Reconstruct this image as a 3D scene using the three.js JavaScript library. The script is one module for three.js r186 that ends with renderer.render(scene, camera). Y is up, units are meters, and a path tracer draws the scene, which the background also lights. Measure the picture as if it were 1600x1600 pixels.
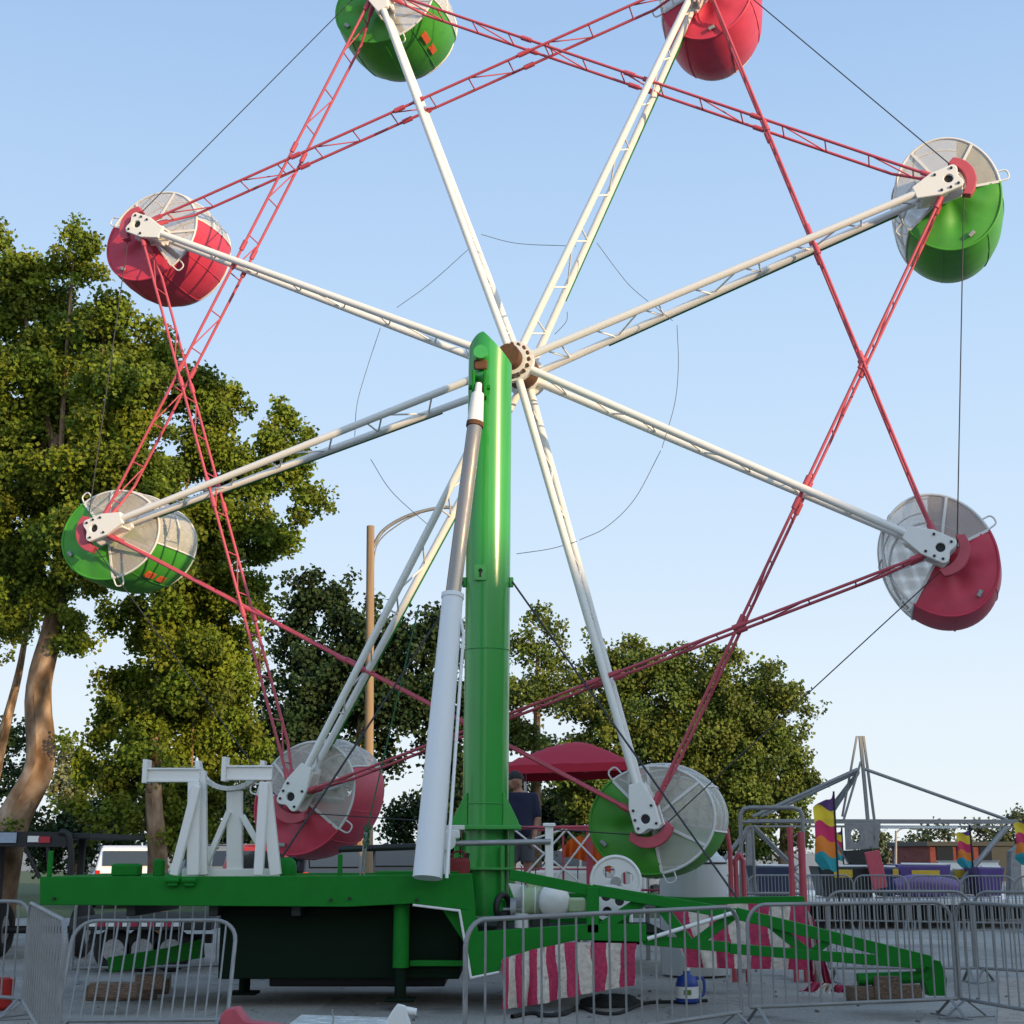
import * as THREE from 'three';
import { mergeGeometries, mergeVertices, toCreasedNormals } from 'three/addons/utils/BufferGeometryUtils.js';
import { RoundedBoxGeometry } from 'three/addons/geometries/RoundedBoxGeometry.js';
import { MarchingCubes } from 'three/addons/objects/MarchingCubes.js';
import { ImprovedNoise } from 'three/addons/math/ImprovedNoise.js';

// ------------------------------------------------------------ camera, sky, sun, exposure
const scene = new THREE.Scene();
const F = 2200, PITCH = Math.atan(530 / F), EYE = 1.6;
const camera = new THREE.PerspectiveCamera(2 * Math.atan(800 / F) * 180 / Math.PI, 1, 0.1, 2000);
camera.position.set(0, EYE, 0); camera.rotation.set(PITCH, 0, 0);
camera.updateMatrixWorld();
const renderer = new THREE.WebGLRenderer({ antialias: true });
renderer.setSize(1024, 1024);
renderer.toneMapping = THREE.LinearToneMapping;
renderer.toneMappingExposure = 1.08;
renderer.shadowMap.enabled = true;
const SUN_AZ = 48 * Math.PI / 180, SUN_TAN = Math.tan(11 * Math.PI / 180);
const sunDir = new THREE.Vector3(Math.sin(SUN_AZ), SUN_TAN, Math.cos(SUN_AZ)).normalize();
{ // clear evening sky: pale horizon to blue zenith, brighter round the low sun behind the camera
  const W = 256, H = 512, d = new Float32Array(W * H * 4);
  const stops = [[-90, .22, .23, .24], [-2, .42, .44, .45], [0, .80, .86, .88], [5, .74, .84, .92], [12, .60, .75, .92], [20, .49, .67, .90], [33, .34, .52, .80], [55, .26, .43, .72], [90, .19, .34, .62]];
  for (let j = 0; j < H; j++) {
    const el = (j + .5) / H * 180 - 90;
    let k = 0; while (k < stops.length - 2 && el > stops[k + 1][0]) k++;
    const t = Math.min(1, Math.max(0, (el - stops[k][0]) / (stops[k + 1][0] - stops[k][0])));
    for (let i = 0; i < W; i++) {
      const o = (j * W + i) * 4, az = ((i + .5) / W - .5) * 2 * Math.PI, ce = Math.cos(el * Math.PI / 180);
      const cg = Math.max(0, ce * Math.cos(az) * sunDir.x + Math.sin(el * Math.PI / 180) * sunDir.y + ce * Math.sin(az) * sunDir.z), glow = el > -1 ? cg * cg : 0;   // broad warm glow round the low sun, added to lift the shade
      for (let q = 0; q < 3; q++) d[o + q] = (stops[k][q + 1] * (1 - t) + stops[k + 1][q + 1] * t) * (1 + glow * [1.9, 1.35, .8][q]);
      d[o + 3] = 1;
    }
  }
  const sky = new THREE.DataTexture(d, W, H, THREE.RGBAFormat, THREE.FloatType);
  sky.mapping = THREE.EquirectangularReflectionMapping; sky.magFilter = THREE.LinearFilter; sky.minFilter = THREE.LinearFilter;
  sky.needsUpdate = true;
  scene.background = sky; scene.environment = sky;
}
const sun = new THREE.DirectionalLight(0xffddac, 5);
sun.position.copy(sunDir).multiplyScalar(120).add(new THREE.Vector3(0, 5, -20));
sun.target.position.set(0, 5, -20);
sun.castShadow = true; sun.shadow.mapSize.set(4096, 4096); sun.shadow.radius = 2;
Object.assign(sun.shadow.camera, { left: -70, right: 70, top: 50, bottom: -50, near: 1, far: 260 });
scene.add(sun, sun.target);

// ------------------------------------------------------------ helpers
const V = (x, y, z) => new THREE.Vector3(x, y, z);
const CP = Math.cos(PITCH), SP = Math.sin(PITCH);
function at(px, py, D) { const xc = (px - 800) / F, yc = (800 - py) / F, k = D / (CP - SP * yc); return V(xc * k, EYE + (SP + CP * yc) * k, -D); }
function gnd(px, py, y = 0) { const xc = (px - 800) / F, yc = (800 - py) / F, k = (y - EYE) / (SP + CP * yc); return V(xc * k, y, -(CP - SP * yc) * k); }
function gx(px, D) { const p = at(px, 1400, D); return V(p.x, 0, -D); }   // a ground point under a picture column at a given distance
let seed = 12345;
function rnd() { seed = (seed * 1664525 + 1013904223) >>> 0; return seed / 4294967296; }
const rr = (a, b) => a + (b - a) * rnd();
const perlin = new ImprovedNoise();
const names = new Map();
function numbered(n) { const k = names.get(n) || 0; names.set(n, k + 1); return k ? n + '_' + String(k).padStart(3, '0') : n; }
const baseOf = new WeakMap();
function thing(name, label, category, base = V(0, 0, 0), group) {
  const o = new THREE.Group(); o.name = numbered(name); o.position.copy(base); baseOf.set(o, base.clone());
  o.userData = { label, category }; if (group) o.userData.group = group; scene.add(o); return o;
}
function structure(name, geo, mat) { const m = new THREE.Mesh(geo, mat); m.name = numbered(name); m.userData = { kind: 'structure' }; scene.add(m); return m; }
function prep(g) {
  let q = g.index ? g.toNonIndexed() : g;
  if (!q.attributes.normal) q.computeVertexNormals();
  if (!q.attributes.uv) { q.setAttribute('uv', new THREE.BufferAttribute(new Float32Array(q.attributes.position.count * 2), 2)); }
  for (const k of Object.keys(q.attributes)) if (!['position', 'normal', 'uv'].includes(k)) q.deleteAttribute(k);
  return q;
}
function merge(gs) { gs = Array.isArray(gs) ? gs.flat(9) : [gs]; return gs.length === 1 ? gs[0] : mergeGeometries(gs.map(prep), false); }
// geometries of parts are written in world metres; they are moved to the frame of their thing
function part(name, gs, mat, parent, label) {
  const g = merge(gs); let root = parent; while (root && !baseOf.has(root)) root = root.parent;
  const b = root ? baseOf.get(root) : null; if (b) g.translate(-b.x, -b.y, -b.z);
  const m = new THREE.Mesh(g, mat); m.name = name; if (label) m.userData.label = label;
  parent.add(m); return m;
}
function tube(a, b, r, r2 = r, seg = 10) {
  const d = b.clone().sub(a), L = d.length(), g = new THREE.CylinderGeometry(r2, r, L, seg, 1);
  g.applyQuaternion(new THREE.Quaternion().setFromUnitVectors(V(0, 1, 0), d.normalize()));
  g.translate((a.x + b.x) / 2, (a.y + b.y) / 2, (a.z + b.z) / 2); return g;
}
function path(pts, r, n = 24, seg = 8, closed = false, tension = .5) { return new THREE.TubeGeometry(new THREE.CatmullRomCurve3(pts, closed, 'catmullrom', tension), n, r, seg, closed); }
function poly(pts, r, seg = 8) { // straight tubes with ball joints
  const out = []; for (let i = 0; i < pts.length - 1; i++) { out.push(tube(pts[i], pts[i + 1], r, r, seg)); if (i) out.push(new THREE.SphereGeometry(r, seg, 6).translate(pts[i].x, pts[i].y, pts[i].z)); } return out;
}
function box(w, h, d, x, y, z, bev = .012) {
  const r = Math.min(bev, w / 2.2, h / 2.2, d / 2.2);
  const g = r > .003 ? new RoundedBoxGeometry(w, h, d, 1, r) : new THREE.BoxGeometry(w, h, d); return g.translate(x, y, z);
}
function beam(a, b, w, h, bev = .008, up = V(0, 1, 0)) { // rectangular bar from a to b; w across, h along up
  const d = b.clone().sub(a), L = d.length(); d.normalize();
  const s = d.clone().cross(up).normalize(), u = s.clone().cross(d).normalize();
  const g = new RoundedBoxGeometry(L, h, w, 1, Math.min(bev, w / 2.2, h / 2.2));
  g.applyMatrix4(new THREE.Matrix4().makeBasis(d, u, s)); const m = a.clone().add(b).multiplyScalar(.5);
  return g.translate(m.x, m.y, m.z);
}
function plate(pts, depth, holes, bev = .006) { // outline given in picture columns/rows at one distance, real thickness
  const sh = new THREE.Shape(pts.map(p => new THREE.Vector2(p.x, p.y)));
  if (holes) for (const h of holes) sh.holes.push(h);
  const g = new THREE.ExtrudeGeometry(sh, { depth: depth - 2 * bev, bevelEnabled: bev > 0, bevelSize: bev, bevelThickness: bev, bevelOffset: -bev, bevelSegments: 1, curveSegments: 14 });
  g.translate(0, 0, -depth + bev + (pts[0].z || 0)); return g;
}
const lathe = (pts, seg = 24) => new THREE.LatheGeometry(pts.map(([x, y]) => new THREE.Vector2(x, y)), seg);

// ------------------------------------------------------------ textures and materials
function tex(size, fn, srgb = true, rep = 1) {
  const d = new Uint8Array(size * size * 4);
  for (let j = 0; j < size; j++) for (let i = 0; i < size; i++) { const c = fn(i / size, j / size, i, j), o = (j * size + i) * 4; d[o] = c[0]; d[o + 1] = c[1]; d[o + 2] = c[2]; d[o + 3] = c[3] ?? 255; }
  const t = new THREE.DataTexture(d, size, size, THREE.RGBAFormat); t.wrapS = t.wrapT = THREE.RepeatWrapping;
  t.magFilter = THREE.LinearFilter; t.minFilter = THREE.LinearMipmapLinearFilter; t.generateMipmaps = true;
  if (srgb) t.colorSpace = THREE.SRGBColorSpace; t.repeat.set(rep, rep); t.needsUpdate = true; return t;
}
function fbm(x, y, o = 4, z = 0) { let s = 0, a = .5; for (let k = 0; k < o; k++) { s += a * perlin.noise(x, y, z + k * 7.3); x *= 2.03; y *= 2.03; a *= .5; } return s; }
const cl = v => Math.max(0, Math.min(255, v));
const hash = (i, j) => { let h = (i * 374761393 + j * 668265263) >>> 0; h = ((h ^ (h >>> 13)) * 1274126177) >>> 0; return ((h ^ (h >>> 16)) >>> 0) / 4294967296; };
const grimeTex = tex(256, (u, v) => { const n = fbm(u * 6, v * 6, 4), s = fbm(u * 22, v * 5, 3, 9); const k = 232 + n * 46 - Math.max(0, s - .18) * 260; return [cl(k), cl(k), cl(k)]; });
const softTex = tex(256, (u, v) => { const k = 240 + fbm(u * 5, v * 5, 4) * 26; return [cl(k), cl(k), cl(k)]; });
const roughTex = tex(256, (u, v) => { const k = 128 + fbm(u * 8, v * 8, 4, 3) * 150; return [cl(k), cl(k), cl(k)]; }, false);
const rgb = (r, g, b) => new THREE.Color().setRGB(r, g, b);
function paint(r, g, b, rough = .4, extra = {}) { return new THREE.MeshPhysicalMaterial({ color: rgb(r, g, b), roughness: rough, map: softTex, ...extra }); }
const M = {
  mast: paint(.024, .36, .045, .3, { clearcoat: .5, clearcoatRoughness: .22 }),
  green: paint(.008, .20, .018, .58, { specularIntensity: .35 }),
  cageGreen: paint(.06, .34, .024, .5, { side: THREE.DoubleSide }),
  cagePink: paint(.66, .045, .095, .5, { side: THREE.DoubleSide }),
  red: paint(.56, .08, .115, .5),
  white: paint(.76, .75, .72, .45, { map: null, roughnessMap: roughTex }),
  whiteCage: paint(.68, .68, .66, .5, { map: null }),
  cylWhite: paint(.77, .78, .79, .35, { map: null }),
  rod: new THREE.MeshStandardMaterial({ color: rgb(.34, .29, .25), metalness: .75, roughness: .42, roughnessMap: roughTex }),
  steel: new THREE.MeshStandardMaterial({ color: rgb(.42, .42, .42), metalness: .55, roughness: .55, map: grimeTex }),
  galv: new THREE.MeshStandardMaterial({ color: rgb(.33, .33, .325), metalness: .4, roughness: .6, map: grimeTex }),
  dark: paint(.02, .024, .022, .6),
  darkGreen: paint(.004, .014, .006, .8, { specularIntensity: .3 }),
  black: new THREE.MeshStandardMaterial({ color: rgb(.012, .012, .013), roughness: .6 }),
  rubber: new THREE.MeshStandardMaterial({ color: rgb(.018, .018, .018), roughness: .9 }),
  rust: new THREE.MeshStandardMaterial({ color: rgb(.13, .06, .03), roughness: .9, map: grimeTex }),
  cable: new THREE.MeshStandardMaterial({ color: rgb(.03, .03, .035), roughness: .6 }),
  wire: new THREE.MeshStandardMaterial({ color: rgb(.10, .11, .14), roughness: .7 }),
  rope: new THREE.MeshStandardMaterial({ color: rgb(.03, .13, .06), roughness: .9 }),
  wood: new THREE.MeshStandardMaterial({ color: rgb(1, 1, 1), roughness: .9, map: tex(256, (u, v) => { const g = fbm(u * 3, v * 40, 4) * 70 + fbm(u * 8, v * 8, 3, 5) * 40; return [cl(104 + g), cl(84 + g), cl(68 + g)]; }) }),
  chrome: new THREE.MeshStandardMaterial({ color: rgb(.7, .7, .7), metalness: .9, roughness: .25 }),
  glass: new THREE.MeshPhysicalMaterial({ color: rgb(.02, .025, .03), roughness: .06, clearcoat: 1 }),
  tyre: new THREE.MeshStandardMaterial({ color: rgb(.015, .015, .015), roughness: .9 }),
};
// woven wire mesh of the cages: flat print of holes, uv in metres
const meshAlpha = tex(64, (u, v) => { const a = Math.abs(((u + v) % 1) - .5), b = Math.abs((((u - v) % 1) + 1) % 1 - .5); const on = a > .35 || b > .35; return on ? [255, 255, 255] : [0, 0, 0]; }, false);
meshAlpha.repeat.set(56, 56);
M.mesh = new THREE.MeshStandardMaterial({ color: rgb(.72, .69, .64), roughness: .55, alphaMap: meshAlpha, alphaTest: .5, side: THREE.DoubleSide });

// ------------------------------------------------------------ setting: ground
{
  const S = 2048;
  const gt = tex(1024, (u, v, i, j) => {
    const n = fbm(u * 9, v * 9, 5), f = hash(i, j) - .5, p = fbm(u * 2.3, v * 2.3, 3, 4), st = Math.max(0, fbm(u * 14, v * 14, 3, 8) - .22);
    const cr = Math.abs(fbm(u * 4, v * 4, 4, 21)) < .004 ? 26 : 0;
    const k = 141 + n * 40 + f * 34 + p * 34 - st * 190 - cr; return [cl(k + 1), cl(k), cl(k - 2)];
  });
  gt.repeat.set(1 / 14, 1 / 14); gt.anisotropy = 8;
  const gb = tex(512, (u, v, i, j) => { const k = 128 + fbm(u * 30, v * 30, 3) * 120 + (hash(i, j) - .5) * 110; return [cl(k), cl(k), cl(k)]; }, false);
  gb.repeat.set(1 / 2.2, 1 / 2.2);
  const mat = new THREE.MeshStandardMaterial({ color: rgb(1, .95, .87), map: gt, bumpMap: gb, bumpScale: .006, roughness: .92 });
  const g = new THREE.PlaneGeometry(S, S, 1, 1).rotateX(-Math.PI / 2); const uv = g.attributes.uv; for (let k = 0; k < uv.count; k++) uv.setXY(k, uv.getX(k) * S, uv.getY(k) * S);
  structure('ground', g, mat);
  // grass beyond the lot under the trees
  const lt = tex(512, (u, v, i, j) => { const n = fbm(u * 20, v * 20, 4) * 60 + (hash(i, j) - .5) * 50; return [cl(64 + n), cl(80 + n), cl(40 + n * .6)]; });
  lt.repeat.set(1 / 4, 1 / 4);
  const lawn = (x0, x1, z0, z1, y) => { const q = new THREE.PlaneGeometry(x1 - x0, z1 - z0).rotateX(-Math.PI / 2).translate((x0 + x1) / 2, y, (z0 + z1) / 2); const a = q.attributes.uv; for (let k = 0; k < a.count; k++) a.setXY(k, a.getX(k) * (x1 - x0), a.getY(k) * (z1 - z0)); return q; };
  structure('lawn', lawn(-120, 7, -120, -36, .004), new THREE.MeshStandardMaterial({ map: lt, roughness: 1 }));
  // beige concrete apron at the right edge
  const a = [gnd(1562, 1528), gnd(1700, 1528), gnd(1850, 1640), gnd(1556, 1640)];
  const sh = new THREE.Shape(a.map(p => new THREE.Vector2(p.x, -p.z))); const cg = new THREE.ShapeGeometry(sh).rotateX(-Math.PI / 2).translate(0, .006, 0);
  structure('concrete_apron', cg, new THREE.MeshStandardMaterial({ color: rgb(.42, .36, .30), roughness: .95, map: grimeTex }));
}

// ------------------------------------------------------------ trees
const leafGeo = (() => { // a sprig: nine leaves, each two folded faces
  const pos = []; let s0 = seed; seed = 777;
  for (let k = 0; k < 9; k++) {
    const c = V(rr(-1, 1), rr(-1, 1), rr(-1, 1)).multiplyScalar(.17);
    const d = V(rr(-1, 1), rr(-.9, .5), rr(-1, 1)).normalize(), n = V(rr(-1, 1), rr(-.2, 1), rr(-1, 1)).normalize(), s = d.clone().cross(n).normalize(), up = s.clone().cross(d);
    const L = rr(.09, .15), w = L * rr(.36, .5);
    const a = c.clone().addScaledVector(d, -L / 2), b = c.clone().addScaledVector(d, L / 2), m = c.clone().addScaledVector(d, -.08 * L);
    const p = m.clone().addScaledVector(s, w).addScaledVector(up, w * .35), q = m.clone().addScaledVector(s, -w).addScaledVector(up, w * .35);
    pos.push(...a.toArray(), ...p.toArray(), ...b.toArray(), ...a.toArray(), ...b.toArray(), ...q.toArray());
  }
  seed = s0; const g = new THREE.BufferGeometry(); g.setAttribute('position', new THREE.Float32BufferAttribute(pos, 3)); g.computeVertexNormals(); return g;
})();
const leafMat = (r, g, b) => new THREE.MeshPhysicalMaterial({ color: rgb(r, g, b), roughness: .62, side: THREE.DoubleSide, transmission: .22, thickness: 0, ior: 1.3 });
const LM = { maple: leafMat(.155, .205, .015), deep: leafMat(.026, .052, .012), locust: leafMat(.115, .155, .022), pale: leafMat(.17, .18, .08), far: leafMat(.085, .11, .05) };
const bark = new THREE.MeshStandardMaterial({ color: rgb(1, 1, 1), roughness: .95, map: tex(256, (u, v) => { const k = fbm(u * 24, v * 5, 4) * 110; return [cl(138 + k), cl(112 + k), cl(88 + k)]; }), bumpMap: tex(256, (u, v) => { const k = 128 + fbm(u * 24, v * 5, 4) * 200; return [cl(k), cl(k), cl(k)]; }, false), bumpScale: .03 });
function limb(pts, r0, r1, seg = 10) {
  const c = new THREE.CatmullRomCurve3(pts), n = Math.max(6, pts.length * 5), g = new THREE.TubeGeometry(c, n, 1, seg, false), p = g.attributes.position, q = c.getSpacedPoints(n);
  for (let i = 0; i <= n; i++) for (let j = 0; j <= seg; j++) {
    const k = i * (seg + 1) + j, t = i / n, r = (r0 * (1 - t) + r1 * t) * (1 + .12 * perlin.noise(q[i].y * 1.5 + j, q[i].x, j * .7 % 3));
    p.setXYZ(k, q[i].x + (p.getX(k) - q[i].x) * r, q[i].y + (p.getY(k) - q[i].y) * r, q[i].z + (p.getZ(k) - q[i].z) * r);
  }
  g.computeVertexNormals(); return g;
}
// lobes: [column, row, radius in picture pixels, metres nearer(-)/farther(+)]
function tree(name, label, D, trunkPts, r0, lobes, mat, dens, scale, group, limbs = 1, from = 1) {
  const base = trunkPts[0].clone(); const t = thing(name, label, 'tree', base, group);
  const pm = F / (CP * D + SP * 4);
  const L = lobes.map(([px, py, r, dz = 0]) => ({ c: at(px, py, D + dz), r: r / pm }));
  const gs = [limb(trunkPts, r0, r0 * .2)]; const top = trunkPts[trunkPts.length - 1];
  if (limbs) for (const l of L) if (l.r > .5 && rnd() < limbs) {
    const k = Math.min(trunkPts.length - 1, from + Math.floor(rnd() * (trunkPts.length - from))), s = trunkPts[k];
    const m = s.clone().lerp(l.c, .5).add(V(rr(-.3, .3), rr(-.1, .5), rr(-.3, .3))); gs.push(limb([s, m, l.c], r0 * .22, .02, 7));
  }
  part('trunk', gs, bark, t);
  const mats = []; const cols = [];
  const q = new THREE.Quaternion(), e = new THREE.Euler(), m4 = new THREE.Matrix4(), col = new THREE.Color();
  for (const l of L) {
    const nSub = Math.max(6, Math.round(22 * Math.min(2.6, l.r)));
    for (let k = 0; k < nSub; k++) {
      const d = V(rr(-1, 1), rr(-1, 1), rr(-1, 1)).normalize(), stray = rnd() < .2, rad = stray ? l.r * rr(.85, 1.18) : l.r * Math.pow(rnd(), .42) * .8, cc = l.c.clone().addScaledVector(d, rad), cr = Math.min(D > 35 ? .7 : .5, l.r * rr(.2, .42)) * (stray ? .6 : 1);
      const tint = rr(.7, 1.25), warm = rr(-.14, .12), flat = rr(.55, .95);
      const n = Math.round(dens * cr * cr / (scale * scale));
      for (let i = 0; i < n; i++) {
        const dd = V(rr(-1, 1), rr(-1, 1), rr(-1, 1)).normalize().multiplyScalar(cr * Math.pow(rnd(), .45) * (rnd() < .12 ? 1.35 : 1)); dd.y *= flat; if (rnd() < .1) dd.multiplyScalar(1.3);
        const p = cc.clone().add(dd).sub(base); e.set(rr(0, 6.28), rr(0, 6.28), rr(0, 6.28)); q.setFromEuler(e); const sc = scale * rr(.75, 1.25);
        m4.compose(p, q, V(sc, sc, sc)); mats.push(m4.clone()); const f = tint * rr(.8, 1.2); cols.push(col.setRGB(f * (1 + warm), f, f * (1 - warm)).clone());
      }
    }
  }
  const im = new THREE.InstancedMesh(leafGeo, mat, mats.length); im.name = 'crown'; im.userData.kind = 'stuff'; mats.forEach((m, i) => { im.setMatrixAt(i, m); im.setColorAt(i, cols[i]); });
  t.add(im); return t;
}
const T = (...a) => a.map(([px, py, D]) => at(px, py, D));
{
  const g1 = gx(8, 25); g1.y = 0;
  tree('maple_tree', 'tall maple at the left edge with a bent sunlit trunk', 25, [gx(-10, 25), ...T([18, 1290, 25], [62, 1195, 25], [60, 1080, 25], [85, 960, 25.2], [100, 800, 25.3], [90, 680, 25.4])], .36,
    [[115, 400, 52], [120, 360, 24], [25, 440, 80], [0, 380, 34], [70, 520, 95, .5], [165, 500, 66, -.4], [235, 560, 66], [55, 650, 115, .3], [190, 640, 95, -1], [300, 600, 60], [110, 780, 105, -1], [20, 790, 90], [215, 760, 95, -1], [60, 900, 75], [150, 890, 70, -.6], [250, 870, 70, -1], [15, 985, 40], [120, 985, 42], [-60, 600, 120], [-80, 820, 110], [85, 1240, 14, -.6], [100, 1160, 16, -.4], [20, 1290, 12, -.6]], LM.maple, 260, .66, 'tall trees left of the ride', .8, 4);
  tree('maple_tree', 'leafy maple between the left cages with low drooping branches', 26.6, [gx(246, 25.6), ...T([246, 1340, 25.6], [240, 1230, 25.6], [250, 1080, 26.2], [290, 900, 26.4], [330, 740, 26.6])], .2,
    [[330, 640, 54], [375, 620, 30], [440, 650, 40], [345, 720, 85], [440, 730, 62], [485, 690, 26], [475, 790, 40], [510, 785, 18], [360, 830, 85, -.4], [430, 850, 40], [290, 930, 85, -.5], [370, 950, 60, -.6], [220, 980, 60], [300, 1040, 80, -.8], [380, 1050, 50], [200, 1080, 60], [260, 1130, 75, -.5], [350, 1130, 75, .3], [170, 1150, 40], [150, 1200, 40, -.4], [220, 1210, 60, -.7], [300, 1210, 60, -.2], [380, 1190, 50, .4], [120, 1260, 28, -1], [185, 1275, 40, -1], [250, 1285, 40, -.8], [310, 1280, 46, .2], [135, 1310, 14, -1]], LM.maple, 260, .66, 'tall trees left of the ride', .6, 3);
  tree('maple_tree', 'second leaning maple trunk at the far left edge of the picture', 27, [gx(-30, 27), ...T([-25, 1300, 27], [0, 1170, 27], [30, 1050, 27], [45, 960, 27.2])], .2, [[40, 950, 50, 1], [-30, 900, 80, 1]], LM.maple, 220, .85, 'tall trees left of the ride', .5);
  const dk = [[505, 930, 55], [555, 990, 62], [470, 1000, 50], [640, 1010, 60], [690, 1000, 50], [520, 1080, 80], [610, 1100, 80], [700, 1100, 70], [450, 1120, 70], [480, 1190, 70], [570, 1190, 55], [690, 1190, 50], [440, 1240, 60], [530, 1270, 40], [715, 1260, 40]];
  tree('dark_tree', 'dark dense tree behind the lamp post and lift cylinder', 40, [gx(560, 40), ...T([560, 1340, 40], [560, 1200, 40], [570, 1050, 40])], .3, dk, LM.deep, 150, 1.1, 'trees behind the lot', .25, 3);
  tree('slender_tree', 'narrow tree just right of the green mast', 50, [gx(835, 50), ...T([835, 1340, 50], [838, 1200, 50], [840, 1020, 50])], .3, [[838, 965, 26], [865, 985, 26], [815, 1010, 34], [855, 1030, 36], [820, 1080, 42], [870, 1090, 36], [810, 1150, 40], [850, 1180, 44], [815, 1240, 36], [760, 1130, 46], [730, 1200, 46]], LM.locust, 130, 1.0, 'trees behind the lot', 0);
  tree('spreading_tree', 'broad sunlit tree behind the red canopy, right of the mast', 44, [gx(1045, 44), ...T([1045, 1350, 44], [1040, 1250, 44], [1045, 1120, 44])], .34, [[905, 1060, 36], [935, 1030, 34], [985, 1050, 58], [1040, 1035, 44], [1075, 1060, 50], [1130, 1030, 34], [1130, 1085, 62], [1185, 1055, 38], [1205, 1100, 48], [1240, 1095, 30], [1262, 1105, 18], [1284, 1100, 8], [1278, 1118, 8], [1225, 1150, 46], [930, 1120, 66], [1020, 1120, 80], [1110, 1150, 80], [1170, 1160, 70], [890, 1190, 56], [970, 1200, 72], [1060, 1210, 80], [1150, 1220, 70], [900, 1250, 50], [990, 1270, 50], [1110, 1275, 50]], LM.locust, 130, .95, 'trees behind the lot');
  tree('spreading_tree', 'rounded darker tree behind the frame of the far ride', 48, [gx(1225, 48), ...T([1225, 1350, 48], [1225, 1280, 48], [1225, 1220, 48])], .25, [[1235, 1190, 40], [1255, 1210, 28], [1210, 1230, 50], [1245, 1250, 40], [1180, 1260, 44], [1240, 1295, 34], [1190, 1310, 40], [1130, 1300, 40]], LM.locust, 130, .95, 'trees behind the lot');
  tree('pale_tree', 'pale willow-like tree seen past the left maple trunk', 60, [gx(118, 60), ...T([118, 1340, 60], [118, 1260, 60], [118, 1200, 60])], .25, [[115, 1175, 26], [95, 1210, 32], [130, 1220, 34], [110, 1260, 40]], LM.pale, 100, 1.3, 'distant trees');
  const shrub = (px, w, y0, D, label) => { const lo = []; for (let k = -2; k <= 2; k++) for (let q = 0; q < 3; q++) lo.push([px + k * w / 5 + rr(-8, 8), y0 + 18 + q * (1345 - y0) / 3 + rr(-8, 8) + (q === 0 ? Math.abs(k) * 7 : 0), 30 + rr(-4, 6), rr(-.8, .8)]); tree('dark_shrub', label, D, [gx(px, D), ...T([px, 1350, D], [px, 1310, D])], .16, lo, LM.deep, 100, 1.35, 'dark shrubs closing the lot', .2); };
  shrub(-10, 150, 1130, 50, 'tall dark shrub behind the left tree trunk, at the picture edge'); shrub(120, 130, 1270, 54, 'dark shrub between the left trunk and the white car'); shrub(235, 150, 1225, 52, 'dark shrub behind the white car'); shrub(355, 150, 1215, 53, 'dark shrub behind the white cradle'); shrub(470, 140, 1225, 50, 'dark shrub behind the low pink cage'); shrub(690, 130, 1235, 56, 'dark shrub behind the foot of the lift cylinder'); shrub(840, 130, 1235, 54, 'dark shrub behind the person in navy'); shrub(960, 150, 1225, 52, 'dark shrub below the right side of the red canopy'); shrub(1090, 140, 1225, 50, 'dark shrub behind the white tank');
  const farT = [['far tree line left of the small street lamp', 1385, [[1350, 1325, 26], [1375, 1315, 22], [1395, 1330, 24], [1365, 1350, 22]]], ['far trees rising over the red brick building', 1480, [[1425, 1325, 22], [1450, 1310, 20], [1475, 1300, 20], [1505, 1318, 20], [1530, 1300, 22], [1560, 1305, 26], [1445, 1345, 22], [1500, 1345, 22]]], ['far tree at the right picture edge', 1590, [[1590, 1285, 22], [1615, 1300, 40], [1580, 1325, 26]]]];
  for (const [lab, px, lo] of farT) tree('far_tree', lab, 92, [gx(px, 92), ...T([px, 1350, 92], [px, 1325, 92])], .3, lo, LM.far, 80, 1.7, 'distant trees', .3);
}

// ------------------------------------------------------------ unseen hall added behind the viewpoint; its roofline shades the lower half of the lot
{
  const mast = V(-.4, 0, -16.5), Lb = 46, top = 4.9 + Lb * SUN_TAN, c = mast.clone().add(V(Math.sin(SUN_AZ) * Lb, 0, Math.cos(SUN_AZ) * Lb));
  const t = thing('added_shade_hall', 'long unseen brick hall added behind the viewpoint to shade the lot', 'building', c); t.rotation.y = SUN_AZ;
  const brick = new THREE.MeshStandardMaterial({ color: rgb(.26, .16, .12), roughness: .9, map: grimeTex });
  const m = (name, g, mat) => { const q = new THREE.Mesh(g, mat); q.name = name; t.add(q); return q; };
  m('wall', box(110, top - .3, 14, 0, (top - .3) / 2, 7, .02), brick);
  m('roof_edge', box(110.6, .3, 14.6, 0, top - .15, 7, .03), M.steel);
  for (let k = 0; k < 12; k++) { const w = m('window', box(3, 3, .1, -44 + k * 8, 6.5, -.06, .02), M.glass); for (const fy of [4.92, 8.08]) { const f = new THREE.Mesh(box(3.3, .15, .16, -44 + k * 8, fy, -.05), M.white); f.name = 'sill'; w.add(f); } }
  m('door', box(3.4, 3.4, .12, 4, 1.7, -.06, .02), M.red);
}

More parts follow.
